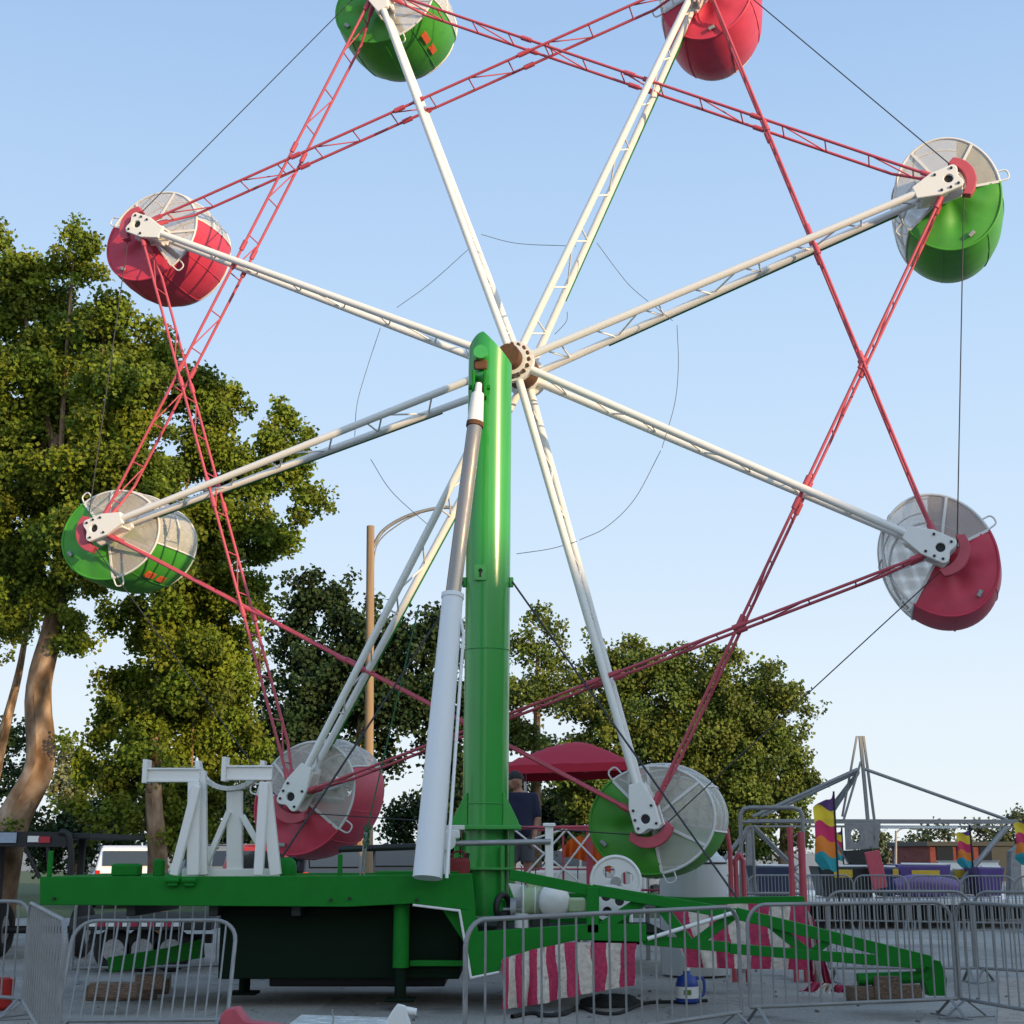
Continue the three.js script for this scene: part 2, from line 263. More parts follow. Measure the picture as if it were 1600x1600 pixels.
// ------------------------------------------------------------ the wheel
const WA = 15.5 * Math.PI / 180, WC = V(-.19, 7.68, -17.2);
const wu = V(Math.cos(WA), 0, Math.sin(WA)), wv = V(0, 1, 0), wn = V(Math.sin(WA), 0, -Math.cos(WA));
function onWheel(px, py) { const p = at(px, py, 10), o = V(0, EYE, 0), d = p.sub(o); const t = WC.clone().sub(o).dot(wn) / d.dot(wn); return o.addScaledVector(d, t); }
const ENDS = [[215, 351], [148, 826], [455, 1245], [1009, 1280], [1469.5, 856], [1482, 280], [1097, -45], [585, -22]].map(p => onWheel(...p));
{
  const wheel = thing('ferris_wheel', 'big eight-spoked wheel of white spokes and red lattice struts on the green mast', 'ferris wheel', WC);
  const off = (p, d) => p.clone().addScaledVector(wn, d);
  // hub
  const hubC = onWheel(803, 566);
  const hub = part('hub', [tube(off(hubC, -.12), off(hubC, .72), .2, .2, 24), tube(off(hubC, -.05), off(hubC, .03), .27, .27, 28), tube(off(hubC, .62), off(hubC, .7), .27, .27, 28)], M.white, wheel);
  const ring = []; for (let k = 0; k < 16; k++) { const a = k / 16 * 6.283; const c = off(hubC, -.06).addScaledVector(wu, Math.cos(a) * .22).addScaledVector(wv, Math.sin(a) * .22); ring.push(tube(c, off(c, -.05), .022, .022, 6)); }
  for (const l of ring) part('bolt', l, M.rust, hub);
  part('bearing', tube(off(hubC, -.3), off(hubC, -.1), .15, .15, 20), M.rust, hub); part('drive_ring', tube(off(hubC, .2), off(hubC, .45), .225, .225, 20), M.rust, hub);
  ENDS.forEach((E, k) => {
    const d = E.clone().sub(hubC).normalize(), tn = wn.clone().cross(d).normalize();
    const f0 = hubC.clone().addScaledVector(d, .2), b0 = off(f0, .62), f1 = E.clone().addScaledVector(d, -.22), b1 = off(f1, .26); f1.addScaledVector(wn, .02);
    const sp = part('spoke', [tube(f0, f1, .052, .046, 12), tube(b0, b1, .052, .044, 12)], M.white, wheel);
    const lac = []; const N = 8;
    for (let i = 0; i < N; i++) {
      const t0 = i / N + .04, t1 = (i + .5) / N + .02, A = f0.clone().lerp(f1, t0), B = b0.clone().lerp(b1, t1), C2 = f0.clone().lerp(f1, Math.min(1, t0 + 1 / N));
      lac.push(tube(A, B, .013, .013, 6)); if (i % 2) lac.push(tube(B, C2, .013, .013, 6)); else lac.push(tube(B, f0.clone().lerp(f1, t1), .013, .013, 6));
    }
    for (const l of lac) part('lacing_bar', l, M.white, sp);
    // a green painted strip runs behind the rear chord of some spokes
    part('light_strip', [beam(b0.clone().lerp(b1, .18).addScaledVector(wn, .1), b0.clone().lerp(b1, .92).addScaledVector(wn, .1), .03, .1, .004, wn)], M.green, sp);
    // end housing: plate with a bearing hole, side cheeks and a rear plate
    const basis = new THREE.Matrix4().makeBasis(d, tn, wn), mk = g => g.applyMatrix4(basis).translate(E.x, E.y, E.z);
    const shp = new THREE.Shape(); shp.moveTo(-.42, -.075); shp.lineTo(-.16, -.15); shp.lineTo(.1, -.15); shp.quadraticCurveTo(.16, -.12, .12, -.04); shp.quadraticCurveTo(.1, 0, .12, .04); shp.quadraticCurveTo(.16, .12, .1, .15); shp.lineTo(-.16, .15); shp.lineTo(-.42, .075); shp.closePath();
    const h = new THREE.Path(); h.absarc(0, 0, .062, 0, Math.PI * 2, false); shp.holes.push(h);
    const fr = new THREE.ExtrudeGeometry(shp, { depth: .05, bevelEnabled: true, bevelSize: .008, bevelThickness: .008, bevelSegments: 1, curveSegments: 16 });
    const bk = fr.clone().translate(0, 0, .24); fr.translate(0, 0, -.02);
    const hp = part('end_plate', [mk(fr), mk(bk), mk(box(.34, .03, .22, -.22, -.1, .14)), mk(box(.34, .03, .22, -.22, .1, .14))], M.white, sp);
    const bolts = []; for (const [bx, by] of [[-.13, -.11], [-.13, .11], [.08, -.11], [.08, .11], [-.02, .12]]) bolts.push(mk(new THREE.CylinderGeometry(.017, .017, .03, 6).rotateX(Math.PI / 2).translate(bx, by, -.03)));
    for (const l of bolts) part('bolt', l, M.black, sp);
    part('bearing', [mk(new THREE.CylinderGeometry(.06, .06, .36, 18).rotateX(Math.PI / 2).translate(0, 0, .19))], M.black, sp);
    const cs = new THREE.Shape(); cs.absarc(.02, 0, .30, -1.05, 1.05, false); cs.absarc(-.06, 0, .27, .95, -.95, true);
    part('shield', [mk(new THREE.ExtrudeGeometry(cs, { depth: .1, bevelEnabled: true, bevelSize: .01, bevelThickness: .01, bevelSegments: 2, curveSegments: 18 }).translate(0, 0, .06))], M.red, sp);
  });
  // eight red lattice struts, each joining every second spoke end
  for (let k = 0; k < 8; k++) {
    const A = ENDS[k], B = ENDS[(k + 2) % 8], d = B.clone().sub(A).normalize();
    const a = A.clone().addScaledVector(d, .16), b = B.clone().addScaledVector(d, -.16), o0 = .04 + (k % 2) * .02, o1 = .36 + (k % 2) * .02;
    const P = t => off(a.clone().lerp(b, t), o0), Q = t => { const e = Math.min(t, 1 - t); return off(a.clone().lerp(b, t), o0 + (o1 - o0) * (.35 + .65 * Math.min(1, e / .07))); };
    const st = part('strut', [tube(P(0), P(1), .019, .019, 8), tube(Q(0), Q(.07), .019, .019, 8), tube(Q(.07), Q(.93), .019, .019, 8), tube(Q(.93), Q(1), .019, .019, 8)], M.red, wheel);
    const lac = []; const N = 14;
    for (let i = 0; i < N; i++) { const t0 = (i + .5) / N; lac.push(tube(P(t0), Q(t0), .0095, .0095, 6)); if (i % 2 === 0 && i < N - 1) lac.push(tube(Q(t0), P((i + 1.5) / N), .0095, .0095, 6)); }
    for (const l of lac) part('lacing_bar', l, M.red, st);
    const sleeves = []; for (const t of [.005, .285, .475, .51, .705, .975]) for (const f of [P, Q]) sleeves.push(tube(f(t), f(t + .018), .034, .034, 10));
    for (const l of sleeves) part('sleeve', l, M.red, st);
  }
  // rim cables from end to end
  for (let k = 0; k < 8; k++) {
    const A = off(ENDS[k], .1), B = off(ENDS[(k + 1) % 8], .1), da = ENDS[k].clone().sub(hubC).normalize(), db = ENDS[(k + 1) % 8].clone().sub(hubC).normalize();
    part('rim_cable', tube(A.addScaledVector(da, .2).addScaledVector(db.clone().sub(da), .12), B.addScaledVector(db, .2).addScaledVector(da.clone().sub(db), .12), .0075, .0075, 6), M.cable, wheel);
  }
  // thin lamp wires sagging between the spokes
  for (const w of [[[742, 352], [800, 366], [892, 370]], [[925, 365], [960, 412], [985, 440], [1045, 488]], [[1052, 495], [1054, 560], [1048, 620], [1028, 690]], [[1026, 694], [985, 770], [940, 815], [897, 836]], [[893, 838], [850, 850], [797, 858]], [[566, 708], [600, 760], [660, 815]], [[582, 500], [562, 560], [545, 620], [541, 672]], [[608, 468], [660, 430], [722, 375]], [[712, 520], [722, 545], [730, 563]], [[858, 510], [876, 490], [878, 474]]])
    part('lamp_wire', path(w.map(p => off(onWheel(...p), .3)), .0045, 24, 5), M.wire, wheel);
}

// ------------------------------------------------------------ the eight cages
function buildCage(paintMat, name) {
  const t = new THREE.Group(); const AX = 55 * Math.PI / 180, a = .75, b = .62;
  const R = f => { const q = f - AX; return a * b / Math.hypot(b * Math.cos(q), a * Math.sin(q)); };
  const D2R = Math.PI / 180, Zs = [[-.40, 1], [-.58, 1.055], [-.85, 1.09], [-1.15, 1.09], [-1.44, 1.03], [-1.60, .90]];
  const pt = (f, i, k = 1) => V(Math.cos(f) * R(f) * Zs[i][1] * k, Math.sin(f) * R(f) * Zs[i][1] * k, Zs[i][0]);
  const add = (n, g, mat, parent = t) => { const m = new THREE.Mesh(merge(g), mat); m.name = n; parent.add(m); return m; };
  function wall(f0, f1, push = 0) {
    const n = Math.round((f1 - f0) / (5 * D2R)), pos = [], uv = [], idx = [];
    for (let i = 0; i < Zs.length; i++) for (let j = 0; j <= n; j++) { const f = f0 + (f1 - f0) * j / n, p = pt(f, i); p.x *= 1 + push; p.y *= 1 + push; pos.push(p.x, p.y, p.z); uv.push(f * .7, p.z); }
    for (let i = 0; i < Zs.length - 1; i++) for (let j = 0; j < n; j++) { const k = i * (n + 1) + j; idx.push(k, k + 1, k + n + 1, k + 1, k + n + 2, k + n + 1); }
    const g = new THREE.BufferGeometry(); g.setAttribute('position', new THREE.Float32BufferAttribute(pos, 3)); g.setAttribute('uv', new THREE.Float32BufferAttribute(uv, 2)); g.setIndex(idx); g.computeVertexNormals(); return g;
  }
  function face(f0, f1, i, zc, dent = 0) {
    const n = Math.round((f1 - f0) / (5 * D2R)), m = 6, pos = [], uv = [], idx = [];
    for (let r = 0; r <= m; r++) for (let j = 0; j <= n; j++) { const f = f0 + (f1 - f0) * j / n, s = r / m, p = pt(f, i, s); p.z = zc + (p.z - zc) * s + dent * Math.sin(s * 3.1) * perlin.noise(p.x * 4, p.y * 4, 3); pos.push(p.x, p.y, p.z); uv.push(p.x, p.y); }
    for (let r = 0; r < m; r++) for (let j = 0; j < n; j++) { const k = r * (n + 1) + j; idx.push(k, k + n + 1, k + 1, k + 1, k + n + 1, k + n + 2); }
    const g = new THREE.BufferGeometry(); g.setAttribute('position', new THREE.Float32BufferAttribute(pos, 3)); g.setAttribute('uv', new THREE.Float32BufferAttribute(uv, 2)); g.setIndex(idx); g.computeVertexNormals(); return g;
  }
  const A0 = 0, A1 = 145 * D2R, W1 = 215 * D2R, FULL = 2 * Math.PI;
  add('side_panel', face(A0, A1, 0, -.36, .09), paintMat);
  const shell = add('shell', wall(A0, W1), paintMat);
  add('rear_panel', face(A0, W1, Zs.length - 1, -1.64, .02), paintMat);
  const sm = add('side_mesh', face(A1, FULL, 0, -.36), M.mesh);
  add('shell_mesh', wall(W1, FULL), M.mesh);
  add('rear_mesh', face(W1, FULL, Zs.length - 1, -1.64), M.mesh);
  const hoop = i => { const q = []; for (let j = 0; j < 48; j++) q.push(pt(j / 48 * FULL, i, 1.005)); return path(q, .017, 96, 8, true); };
  const arcRim = (f0, f1) => { const q = []; for (let j = 0; j <= 30; j++) q.push(pt(f0 + (f1 - f0) * j / 30, 0, 1.005)); return path(q, .017, 60, 8); };
  add('rim', arcRim(A1, FULL), M.whiteCage); add('rim_edge', arcRim(A0, A1), paintMat); add('rear_rim', hoop(5), M.whiteCage);
  const arcs = []; for (const i of [2, 4]) { const q = []; for (let j = 0; j <= 18; j++) q.push(pt(W1 + (FULL - W1) * j / 18, i, 1.003)); arcs.push(path(q, .012, 40, 6)); }
  for (const l of arcs) add('hoop', l, M.whiteCage);
  const bars = []; for (const f of [A1, 200 * D2R, 262 * D2R, 318 * D2R, FULL]) { const e = pt(f, 0, .99); bars.push(beam(V(e.x * .12, e.y * .12, -.34), V(e.x, e.y, e.z + .012), .035, .014, .004, V(0, 0, 1))); }
  for (const br of bars) add('crossbar', br, M.whiteCage);
  const wallbar = f => { const q = []; for (let i = 0; i < Zs.length; i++) q.push(pt(f, i, 1.004)); return path(q, .013, 20, 6); };
  for (const f of [W1, 255 * D2R, 300 * D2R, FULL]) add('wall_bar', wallbar(f), M.whiteCage);
  const seams = []; for (const f of [40, 85, 130, 170]) { const q = []; for (let i = 0; i < Zs.length; i++) q.push(pt(f * D2R, i, 1.001)); seams.push(path(q, .006, 20, 5)); }
  for (const l of seams) add('seam', l, paintMat, shell);
  // inside: bench, back and axle
  const sc = Math.cos(95 * D2R) * .3, ss = Math.sin(95 * D2R) * .3;
  add('bench', [box(.42, .1, .95, sc, ss, -.98, .03).rotateZ(0)], M.dark);
  add('axle', tube(V(0, 0, -.2), V(0, 0, -1.66), .045, .045, 12), M.steel);
  for (const f of [-6, 152]) { const e = pt(f * D2R, 0, 1.01), d = V(e.x, e.y, 0).normalize(), s = V(-d.y, d.x, 0); add('handle', path([e.clone().addScaledVector(s, .07), e.clone().addScaledVector(s, .05).addScaledVector(d, .11).add(V(0, 0, -.02)), e.clone().addScaledVector(s, -.05).addScaledVector(d, .11).add(V(0, 0, -.02)), e.clone().addScaledVector(s, -.07)], .011, 16, 6), M.whiteCage); }
  // drain hole cover low on the side panel
  const hc = pt(70 * D2R, 0, .86); add('latch', box(.09, .05, .03, hc.x, hc.y, hc.z + .05, .01), M.steel);
  return t;
}
{
  const proto = { green: buildCage(M.cageGreen), pink: buildCage(M.cagePink) };
  const basis = new THREE.Matrix4().makeBasis(wu, wv, wn.clone().negate());
  const info = [['pink', 160, 'pink and white mesh cage hanging before the big maple, upper left of the wheel'], ['green', 133, 'green cage with tan mesh at the far left end of the wheel'], ['pink', 176, 'pink cage low beside the white cradle posts'], ['green', 135, 'green cage low in front of the white tank'], ['pink', 240, 'pink cage at the lower right end of the wheel against the sky'], ['green', 222, 'bright green cage at the upper right end of the wheel'], ['pink', 205, 'pink cage cut by the top picture edge right of the centre'], ['green', 140, 'green cage cut by the top picture edge left of the centre']];
  ENDS.forEach((E, k) => {
    const [c, th, label] = info[k]; const o = proto[c].clone(); o.name = numbered('passenger_cage');
    o.matrixAutoUpdate = true; o.quaternion.setFromRotationMatrix(basis).multiply(new THREE.Quaternion().setFromAxisAngle(V(0, 0, 1), th * Math.PI / 180)); o.position.copy(E);
    o.userData = { label, category: 'ride cage', group: 'cages of the wheel' };
    if (k === 1 || k === 7) { // orange lettering patch on the shell
      const D2R = Math.PI / 180, q = []; const a = .75, b = .62, AX = 55 * D2R, R = f => a * b / Math.hypot(b * Math.cos(f - AX), a * Math.sin(f - AX));
      for (const [z0, z1] of [[-.62, -.84], [-.94, -1.12]]) { const f0 = 178 * D2R, f1 = 184 * D2R, kk = 1.085; const c0 = V(Math.cos(f0) * R(f0) * kk, Math.sin(f0) * R(f0) * kk, (z0 + z1) / 2); q.push(box(.03, .1, Math.abs(z1 - z0), 0, 0, 0, .006).rotateZ(f0).translate(c0.x, c0.y, c0.z)); }
      const m = new THREE.Mesh(merge(q), new THREE.MeshStandardMaterial({ color: rgb(.55, .09, .02), roughness: .6 })); m.name = 'marking'; o.add(m);
    }
    scene.add(o);
  });
}

// ------------------------------------------------------------ ride trailer with mast and lift cylinder
{
  const B = gx(700, 16.4); const t = thing('ride_trailer', 'green drop-deck ride trailer carrying the tall green mast', 'ride trailer', B);
  const D = 15.2;
  const mx = p => at(...p);
  // mast: column with an oblique top
  const mb = at(757, 1418, 16.5), mt = at(766, 560, 16.5), r0 = .262, r1 = .268;
  const mg = new THREE.CylinderGeometry(r1, r0, 1, 40, 24, true), pp = mg.attributes.position, H = mt.y - mb.y;
  for (let i = 0; i < pp.count; i++) { const v = pp.getY(i) + .5; let y = mb.y + v * H; const x = pp.getX(i); if (v > .999) y += x < -.08 ? .26 - Math.pow((x + .08) / .19, 2) * .16 : .26 - (x + .08) * 1.05; pp.setXYZ(i, x + mb.x + (mt.x - mb.x) * v, y, pp.getZ(i) + mb.z); }
  mg.computeVertexNormals();
  // cap: fan over the top ring
  const cap = (() => { const pos = [], ctr = V(mt.x, 0, mt.z); const ringP = []; for (let k = 0; k <= 40; k++) { const a = k / 40 * 6.2832, x = Math.sin(a) * r1, z = Math.cos(a) * r1; const y = mb.y + H + (x < -.08 ? .26 - Math.pow((x + .08) / .19, 2) * .16 : .26 - (x + .08) * 1.05); ringP.push(V(mt.x + x, y, mt.z + z)); } const c0 = V(mt.x - .08, mb.y + H + .262, mt.z); for (let k = 0; k < 40; k++) pos.push(...c0.toArray(), ...ringP[k].toArray(), ...ringP[k + 1].toArray()); const g = new THREE.BufferGeometry(); g.setAttribute('position', new THREE.Float32BufferAttribute(pos, 3)); g.computeVertexNormals(); return g; })();
  const mast = part('mast', [mg, cap], M.mast, t);
  const mAt = y => { const v = (y - mb.y) / H; return V(mb.x + (mt.x - mb.x) * v, y, mb.z); };
  const yOf = (py, d = 16.25) => at(760, py, d).y;
  { const c = at(751, 549, 16.1); part('axle_cap', [tube(c, c.clone().add(V(0, 0, -.5)), .085, .085, 20)], M.mast, mast); }
  { const c = at(751, 570, 16.22); part('rust_slot', [box(.17, .13, .06, c.x, c.y, c.z, .03)], M.rust, mast); }
  { // clevis for the lift rod
    const c = at(749, 598, 16.15); part('clevis', [box(.04, .3, .22, c.x - .07, c.y, c.z - .05), box(.04, .34, .22, c.x + .07, c.y - .02, c.z - .05), tube(V(c.x - .13, c.y - .06, c.z), V(c.x + .13, c.y - .06, c.z), .03, .03, 10)], M.green, mast);
  }
  { // key plate and weld rings
    const y = yOf(895), c = mAt(y); const k = new THREE.Path(); k.absarc(0, .02, .028, 0, Math.PI * 2, false);
    const s = new THREE.Shape([V(-.07, -.09), V(.07, -.09), V(.07, .09), V(-.07, .09)].map(p => new THREE.Vector2(p.x, p.y))); s.holes.push(k);
    part('key_plate', [new THREE.ExtrudeGeometry(s, { depth: .03, bevelEnabled: true, bevelSize: .004, bevelThickness: .004, bevelSegments: 1 }).translate(c.x - .085, c.y, c.z + .25)], M.mast, mast);
    part('keyhole', [tube(V(c.x - .085, c.y + .02, c.z + .25), V(c.x - .085, c.y + .02, c.z + .27), .028, .028, 12), box(.022, .07, .012, c.x - .085, c.y - .02, c.z + .283, .003)], M.black, mast);
    for (const py of [1012, 1255]) { const cc = mAt(yOf(py)); part('weld_ring', new THREE.TorusGeometry(.267, .007, 6, 40).rotateX(Math.PI / 2).translate(cc.x, cc.y, cc.z), M.mast, mast); }
    const ey = yOf(905), e = mAt(ey); part('guy_eye', [box(.05, .12, .05, e.x + .28, e.y, e.z + .05), box(.05, .12, .05, e.x - .28, e.y, e.z + .05)], M.mast, mast);
  }
  { // collar with gussets at the foot
    const cy = yOf(1293), c = mAt(cy);
    const col = part('collar', [box(.82, .05, .8, c.x, c.y, c.z, .01), box(.66, .03, .66, c.x, c.y - .45, c.z, .008)], M.mast, mast);
    for (const sx of [-1, 1]) for (const sz of [-1, 1]) { const g = plate([V(0, 0), V(.19 * sx, 0), V(.17 * sx, .06), V(.02 * sx, .36), V(0, .36)], .03).translate(c.x + .2 * sx, c.y + .025, c.z + .16 * sz + .02); part('gusset', g, M.mast, mast); }
    part('socket', [tube(mAt(.9), mAt(cy), .275, .275, 32), box(.06, 1.0, .1, c.x - .32, c.y - .55, c.z + .1), box(.06, 1.0, .1, c.x + .3, c.y - .5, c.z + .16), box(.05, .6, .05, c.x + .2, c.y - .5, c.z + .26)], M.mast, t);
  }
  { // lift cylinder: white barrel, bare rod, white rod end
    const a = at(668, 1372, 15.0), b = at(707, 935, 15.62), c = at(743, 655, 15.95), e = at(748, 600, 16.1);
    const lc = part('lift_cylinder', [tube(a, b, .155, .118, 28), tube(b, b.clone().add(b.clone().sub(a).normalize().multiplyScalar(.05)), .128, .128, 28)], M.cylWhite, t);
    part('rod', [tube(b, c, .088, .088, 20)], M.rod, lc);
    part('rod_end', [tube(c.clone().lerp(b, .03), c.clone().lerp(e, .7), .1, .075, 18), tube(c.clone().lerp(e, .6), e, .05, .04, 12)], M.white, lc);
    part('rust_band', [tube(c.clone().lerp(b, .02), c.clone().lerp(b, .045), .103, .103, 18)], M.rust, lc);
    const s = V(.2, 0, .05), d = a.clone().lerp(b, .86).add(V(.16, 0, .03)); part('hydraulic_pipe', poly([a.clone().add(s), d, b.clone().add(V(.05, 0, .06))], .018), M.cylWhite, lc);
  }
  // upper deck
  const L0 = at(62, 1370, D), L1 = at(62, 1414, D), R0 = at(738, 1366, D), bh = L0.y - L1.y;
  const deck = part('upper_deck', [box(R0.x - L0.x - .1, .05, 2.3, (L0.x + R0.x) / 2, L0.y - .035, -D - 1.2, .008)], M.green, t);
  const sideB = part('side_beam', plate([at(62, 1370, D), at(540, 1369, D), at(737, 1365, D), at(743, 1425, D), at(719, 1421, D), at(645, 1412, D), at(545, 1417, D), at(62, 1414, D)], .14), M.green, t);
  part('side_beam', plate([at(62, 1370, D), at(540, 1369, D), at(737, 1366, D), at(737, 1411, D), at(62, 1414, D)], .14).translate(0, 0, -2.2), M.green, t);
  part('end_beam', box(.12, bh, 2.0, L0.x + .08, (L0.y + L1.y) / 2, -D - 1.17), M.green, t);
  part('bracket', [270, 296].map(px => { const c = at(px, 1380, D - .03); return [box(.12, .07, .06, c.x, c.y, c.z, .02), tube(c.clone().add(V(-.07, .03, .02)), c.clone().add(V(.07, .03, .02)), .03, .03, 10)]; }), M.green, sideB);
  part('bolt', [[85, 1404], [517, 1406], [546, 1404], [651, 1406]].map(([px, py]) => { const c = at(px, py, D - .01); return tube(c, c.clone().add(V(0, 0, .03)), .017, .017, 6); }), M.black, sideB);
  // gooseneck drop and lower chassis beam
  part('gooseneck', plate([at(645, 1412, D - .02), at(742, 1424, D - .02), at(747, 1456, D - .02), at(920, 1444, D - .02), at(1010, 1444, D - .02), at(1010, 1472, D - .02), at(900, 1469, D - .02), at(786, 1496, D - .02), at(780, 1517, D - .02), at(736, 1526, D - .02), at(720, 1423, D - .02)], .12), M.green, t);
  part('gooseneck', plate([at(700, 1425, D), at(747, 1456, D), at(1010, 1446, D), at(1010, 1474, D), at(786, 1496, D), at(736, 1526, D)], .12).translate(0, 0, -2.2), M.green, t);
  part('brace', plate([at(690, 1420, D + .1), at(722, 1424, D + .1), at(730, 1480, D + .1)], .05), M.green, t);
  part('edge_strip', poly([at(645, 1414, D - .03), at(718, 1423, D - .03), at(736, 1528, D - .03), at(780, 1519, D - .03)], .014), M.white, t);
  const lowD = at(870, 1452, D);
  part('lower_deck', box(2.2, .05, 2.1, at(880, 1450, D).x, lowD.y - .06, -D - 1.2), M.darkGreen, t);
  // underbody: storage box enlarged and dark belly box added to deepen the shade
  const ub0 = at(345, 1418, D + .35), ub1 = at(718, 1530, D + .35);
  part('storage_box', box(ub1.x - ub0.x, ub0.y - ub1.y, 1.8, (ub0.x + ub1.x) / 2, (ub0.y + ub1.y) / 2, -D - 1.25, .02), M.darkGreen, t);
  part('belly_shade_box', box(1.9, .36, 1.5, at(560, 1540, D + .9).x, .36, -D - 1.5, .02), M.black, t);
  part('cross_member', [box(.1, .12, 2.0, at(460, 1400, D).x, L1.y - .06, -D - 1.15), box(.1, .12, 2.0, at(330, 1400, D).x, L1.y - .06, -D - 1.15), box(.1, .12, 2, at(200, 1400, D).x, L1.y - .06, -D - 1.15)], M.dark, t);
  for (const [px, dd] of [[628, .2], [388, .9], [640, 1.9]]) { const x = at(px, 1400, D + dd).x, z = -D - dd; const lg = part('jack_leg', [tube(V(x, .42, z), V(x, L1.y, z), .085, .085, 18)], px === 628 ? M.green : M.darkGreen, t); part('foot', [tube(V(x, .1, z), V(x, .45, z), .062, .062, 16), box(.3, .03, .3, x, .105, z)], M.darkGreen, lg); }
  part('cross_brace', [beam(at(640, 1505, D + .3), at(735, 1505, D + .3), .05, .06)], M.green, t);
  // small pieces standing on the upper deck
  { const c = at(447, 1366, 15.9); part('valve_dome', [lathe([[0, .2], [.06, .19], [.1, .15], [.115, .09], [.115, 0]], 20).translate(c.x, L0.y, c.z)], M.green, t); }
  { const c = at(77, 1368, 15.3); part('stake_post', [box(.05, .27, .05, c.x, L0.y + .13, c.z)], M.green, t); const d = at(531, 1368, 15.7); part('stake_post', [box(.05, .24, .05, d.x, L0.y + .11, d.z)], M.green, t); }
  { const c = at(640, 1368, 16); part('deck_hatch', box(.9, .06, .5, c.x + .1, L0.y + .02, c.z), M.green, t); }
  { const c = at(205, 1366, 15.8); part('tie_bracket', box(.3, .14, .2, c.x - .05, L0.y + .06, c.z, .03), M.green, t); part('tie_bracket', box(.12, .2, .1, c.x + .3, L0.y + .08, c.z, .03), M.green, t); }
  // right-hand outrigger: two chords, uprights, diagonals and a foot
  const O = (px, py, d = D + .05) => at(px, py, d);
  const out = part('outrigger', [beam(O(796, 1366), O(925, 1392), .1, .11), beam(O(925, 1390), O(1150, 1428, D - .1), .1, .11), beam(O(1150, 1427, D - .1), O(1455, 1503, D - .3), .1, .12), beam(O(1005, 1468), O(1140, 1480, D - .1), .09, .1), beam(O(1140, 1482, D - .1), O(1445, 1506, D - .3), .09, .1)], M.green, t);
  part('upright', [beam(O(926, 1386), O(926, 1458), .13, .14, .01, V(0, 0, 1))], M.green, out);
  part('diagonal', [beam(O(936, 1452), O(1008, 1404), .06, .11), beam(O(1030, 1412), O(1080, 1478, D - .05), .06, .11), beam(O(1080, 1478, D - .05), O(1145, 1430, D - .1), .06, .1), beam(O(1200, 1440, D - .1), O(1265, 1492, D - .15), .06, .1), beam(O(1265, 1492, D - .15), O(1300, 1465, D - .2), .05, .08)], M.green, out);
  part('foot', [plate([O(1437, 1494, D - .25), O(1470, 1502, D - .25), O(1480, 1530, D - .25), O(1478, 1556, D - .25), O(1452, 1556, D - .25), O(1440, 1520, D - .25)], .22), tube(O(1340, 1530, D - .2), O(1448, 1526, D - .2), .06, .06, 14)], M.green, out);
  part('pipe', [tube(O(1012, 1467, D - .1), O(1150, 1425, D - .2), .022, .022, 8)], M.white, out);
  part('far_outrigger', [beam(at(1080, 1409, 17.3), at(1256, 1407, 17.3), .12, .1), beam(at(820, 1400, 17.2), at(1080, 1409, 17.3), .12, .1)], M.green, t);
  part('left_outrigger', [beam(at(318, 1484, 16.8), at(170, 1508, 16.8), .1, .17), beam(at(318, 1470, 16.8), at(200, 1500, 16.8), .06, .05)], M.green, t);
  // guy cables
  { const e1 = mAt(yOf(905)).add(V(.29, 0, .1)); part('guy_cable', tube(e1, at(1152, 1404, 15.1), .012, .012, 6), M.cable, t); const e2 = mAt(yOf(905)).add(V(-.29, 0, .1)); part('guy_cable', tube(e2, at(440, 1340, 15.6), .012, .012, 6), M.cable, t); }
  { const a = at(655, 945, 17.4), b = at(583, 1215, 17.2), c = at(572, 1302, 17.1); const g = part('guy_rope', [tube(a, c, .009, .009, 6)], M.rope, t); const q = []; for (let k = 0; k < 7; k++) { const p = b.clone().lerp(c, .75 + k * .05); q.push(new THREE.TorusGeometry(.035, .01, 6, 12).rotateY(k * 1.3).translate(p.x, p.y - .1, p.z)); } part('knot', q, M.rope, g); part('turnbuckle', [tube(at(571, 1300, 17.1), at(563, 1368, 17.1), .014, .014, 6), tube(at(573, 1300, 17.1), at(569, 1368, 17.1), .014, .014, 6)], M.steel, g); }
}
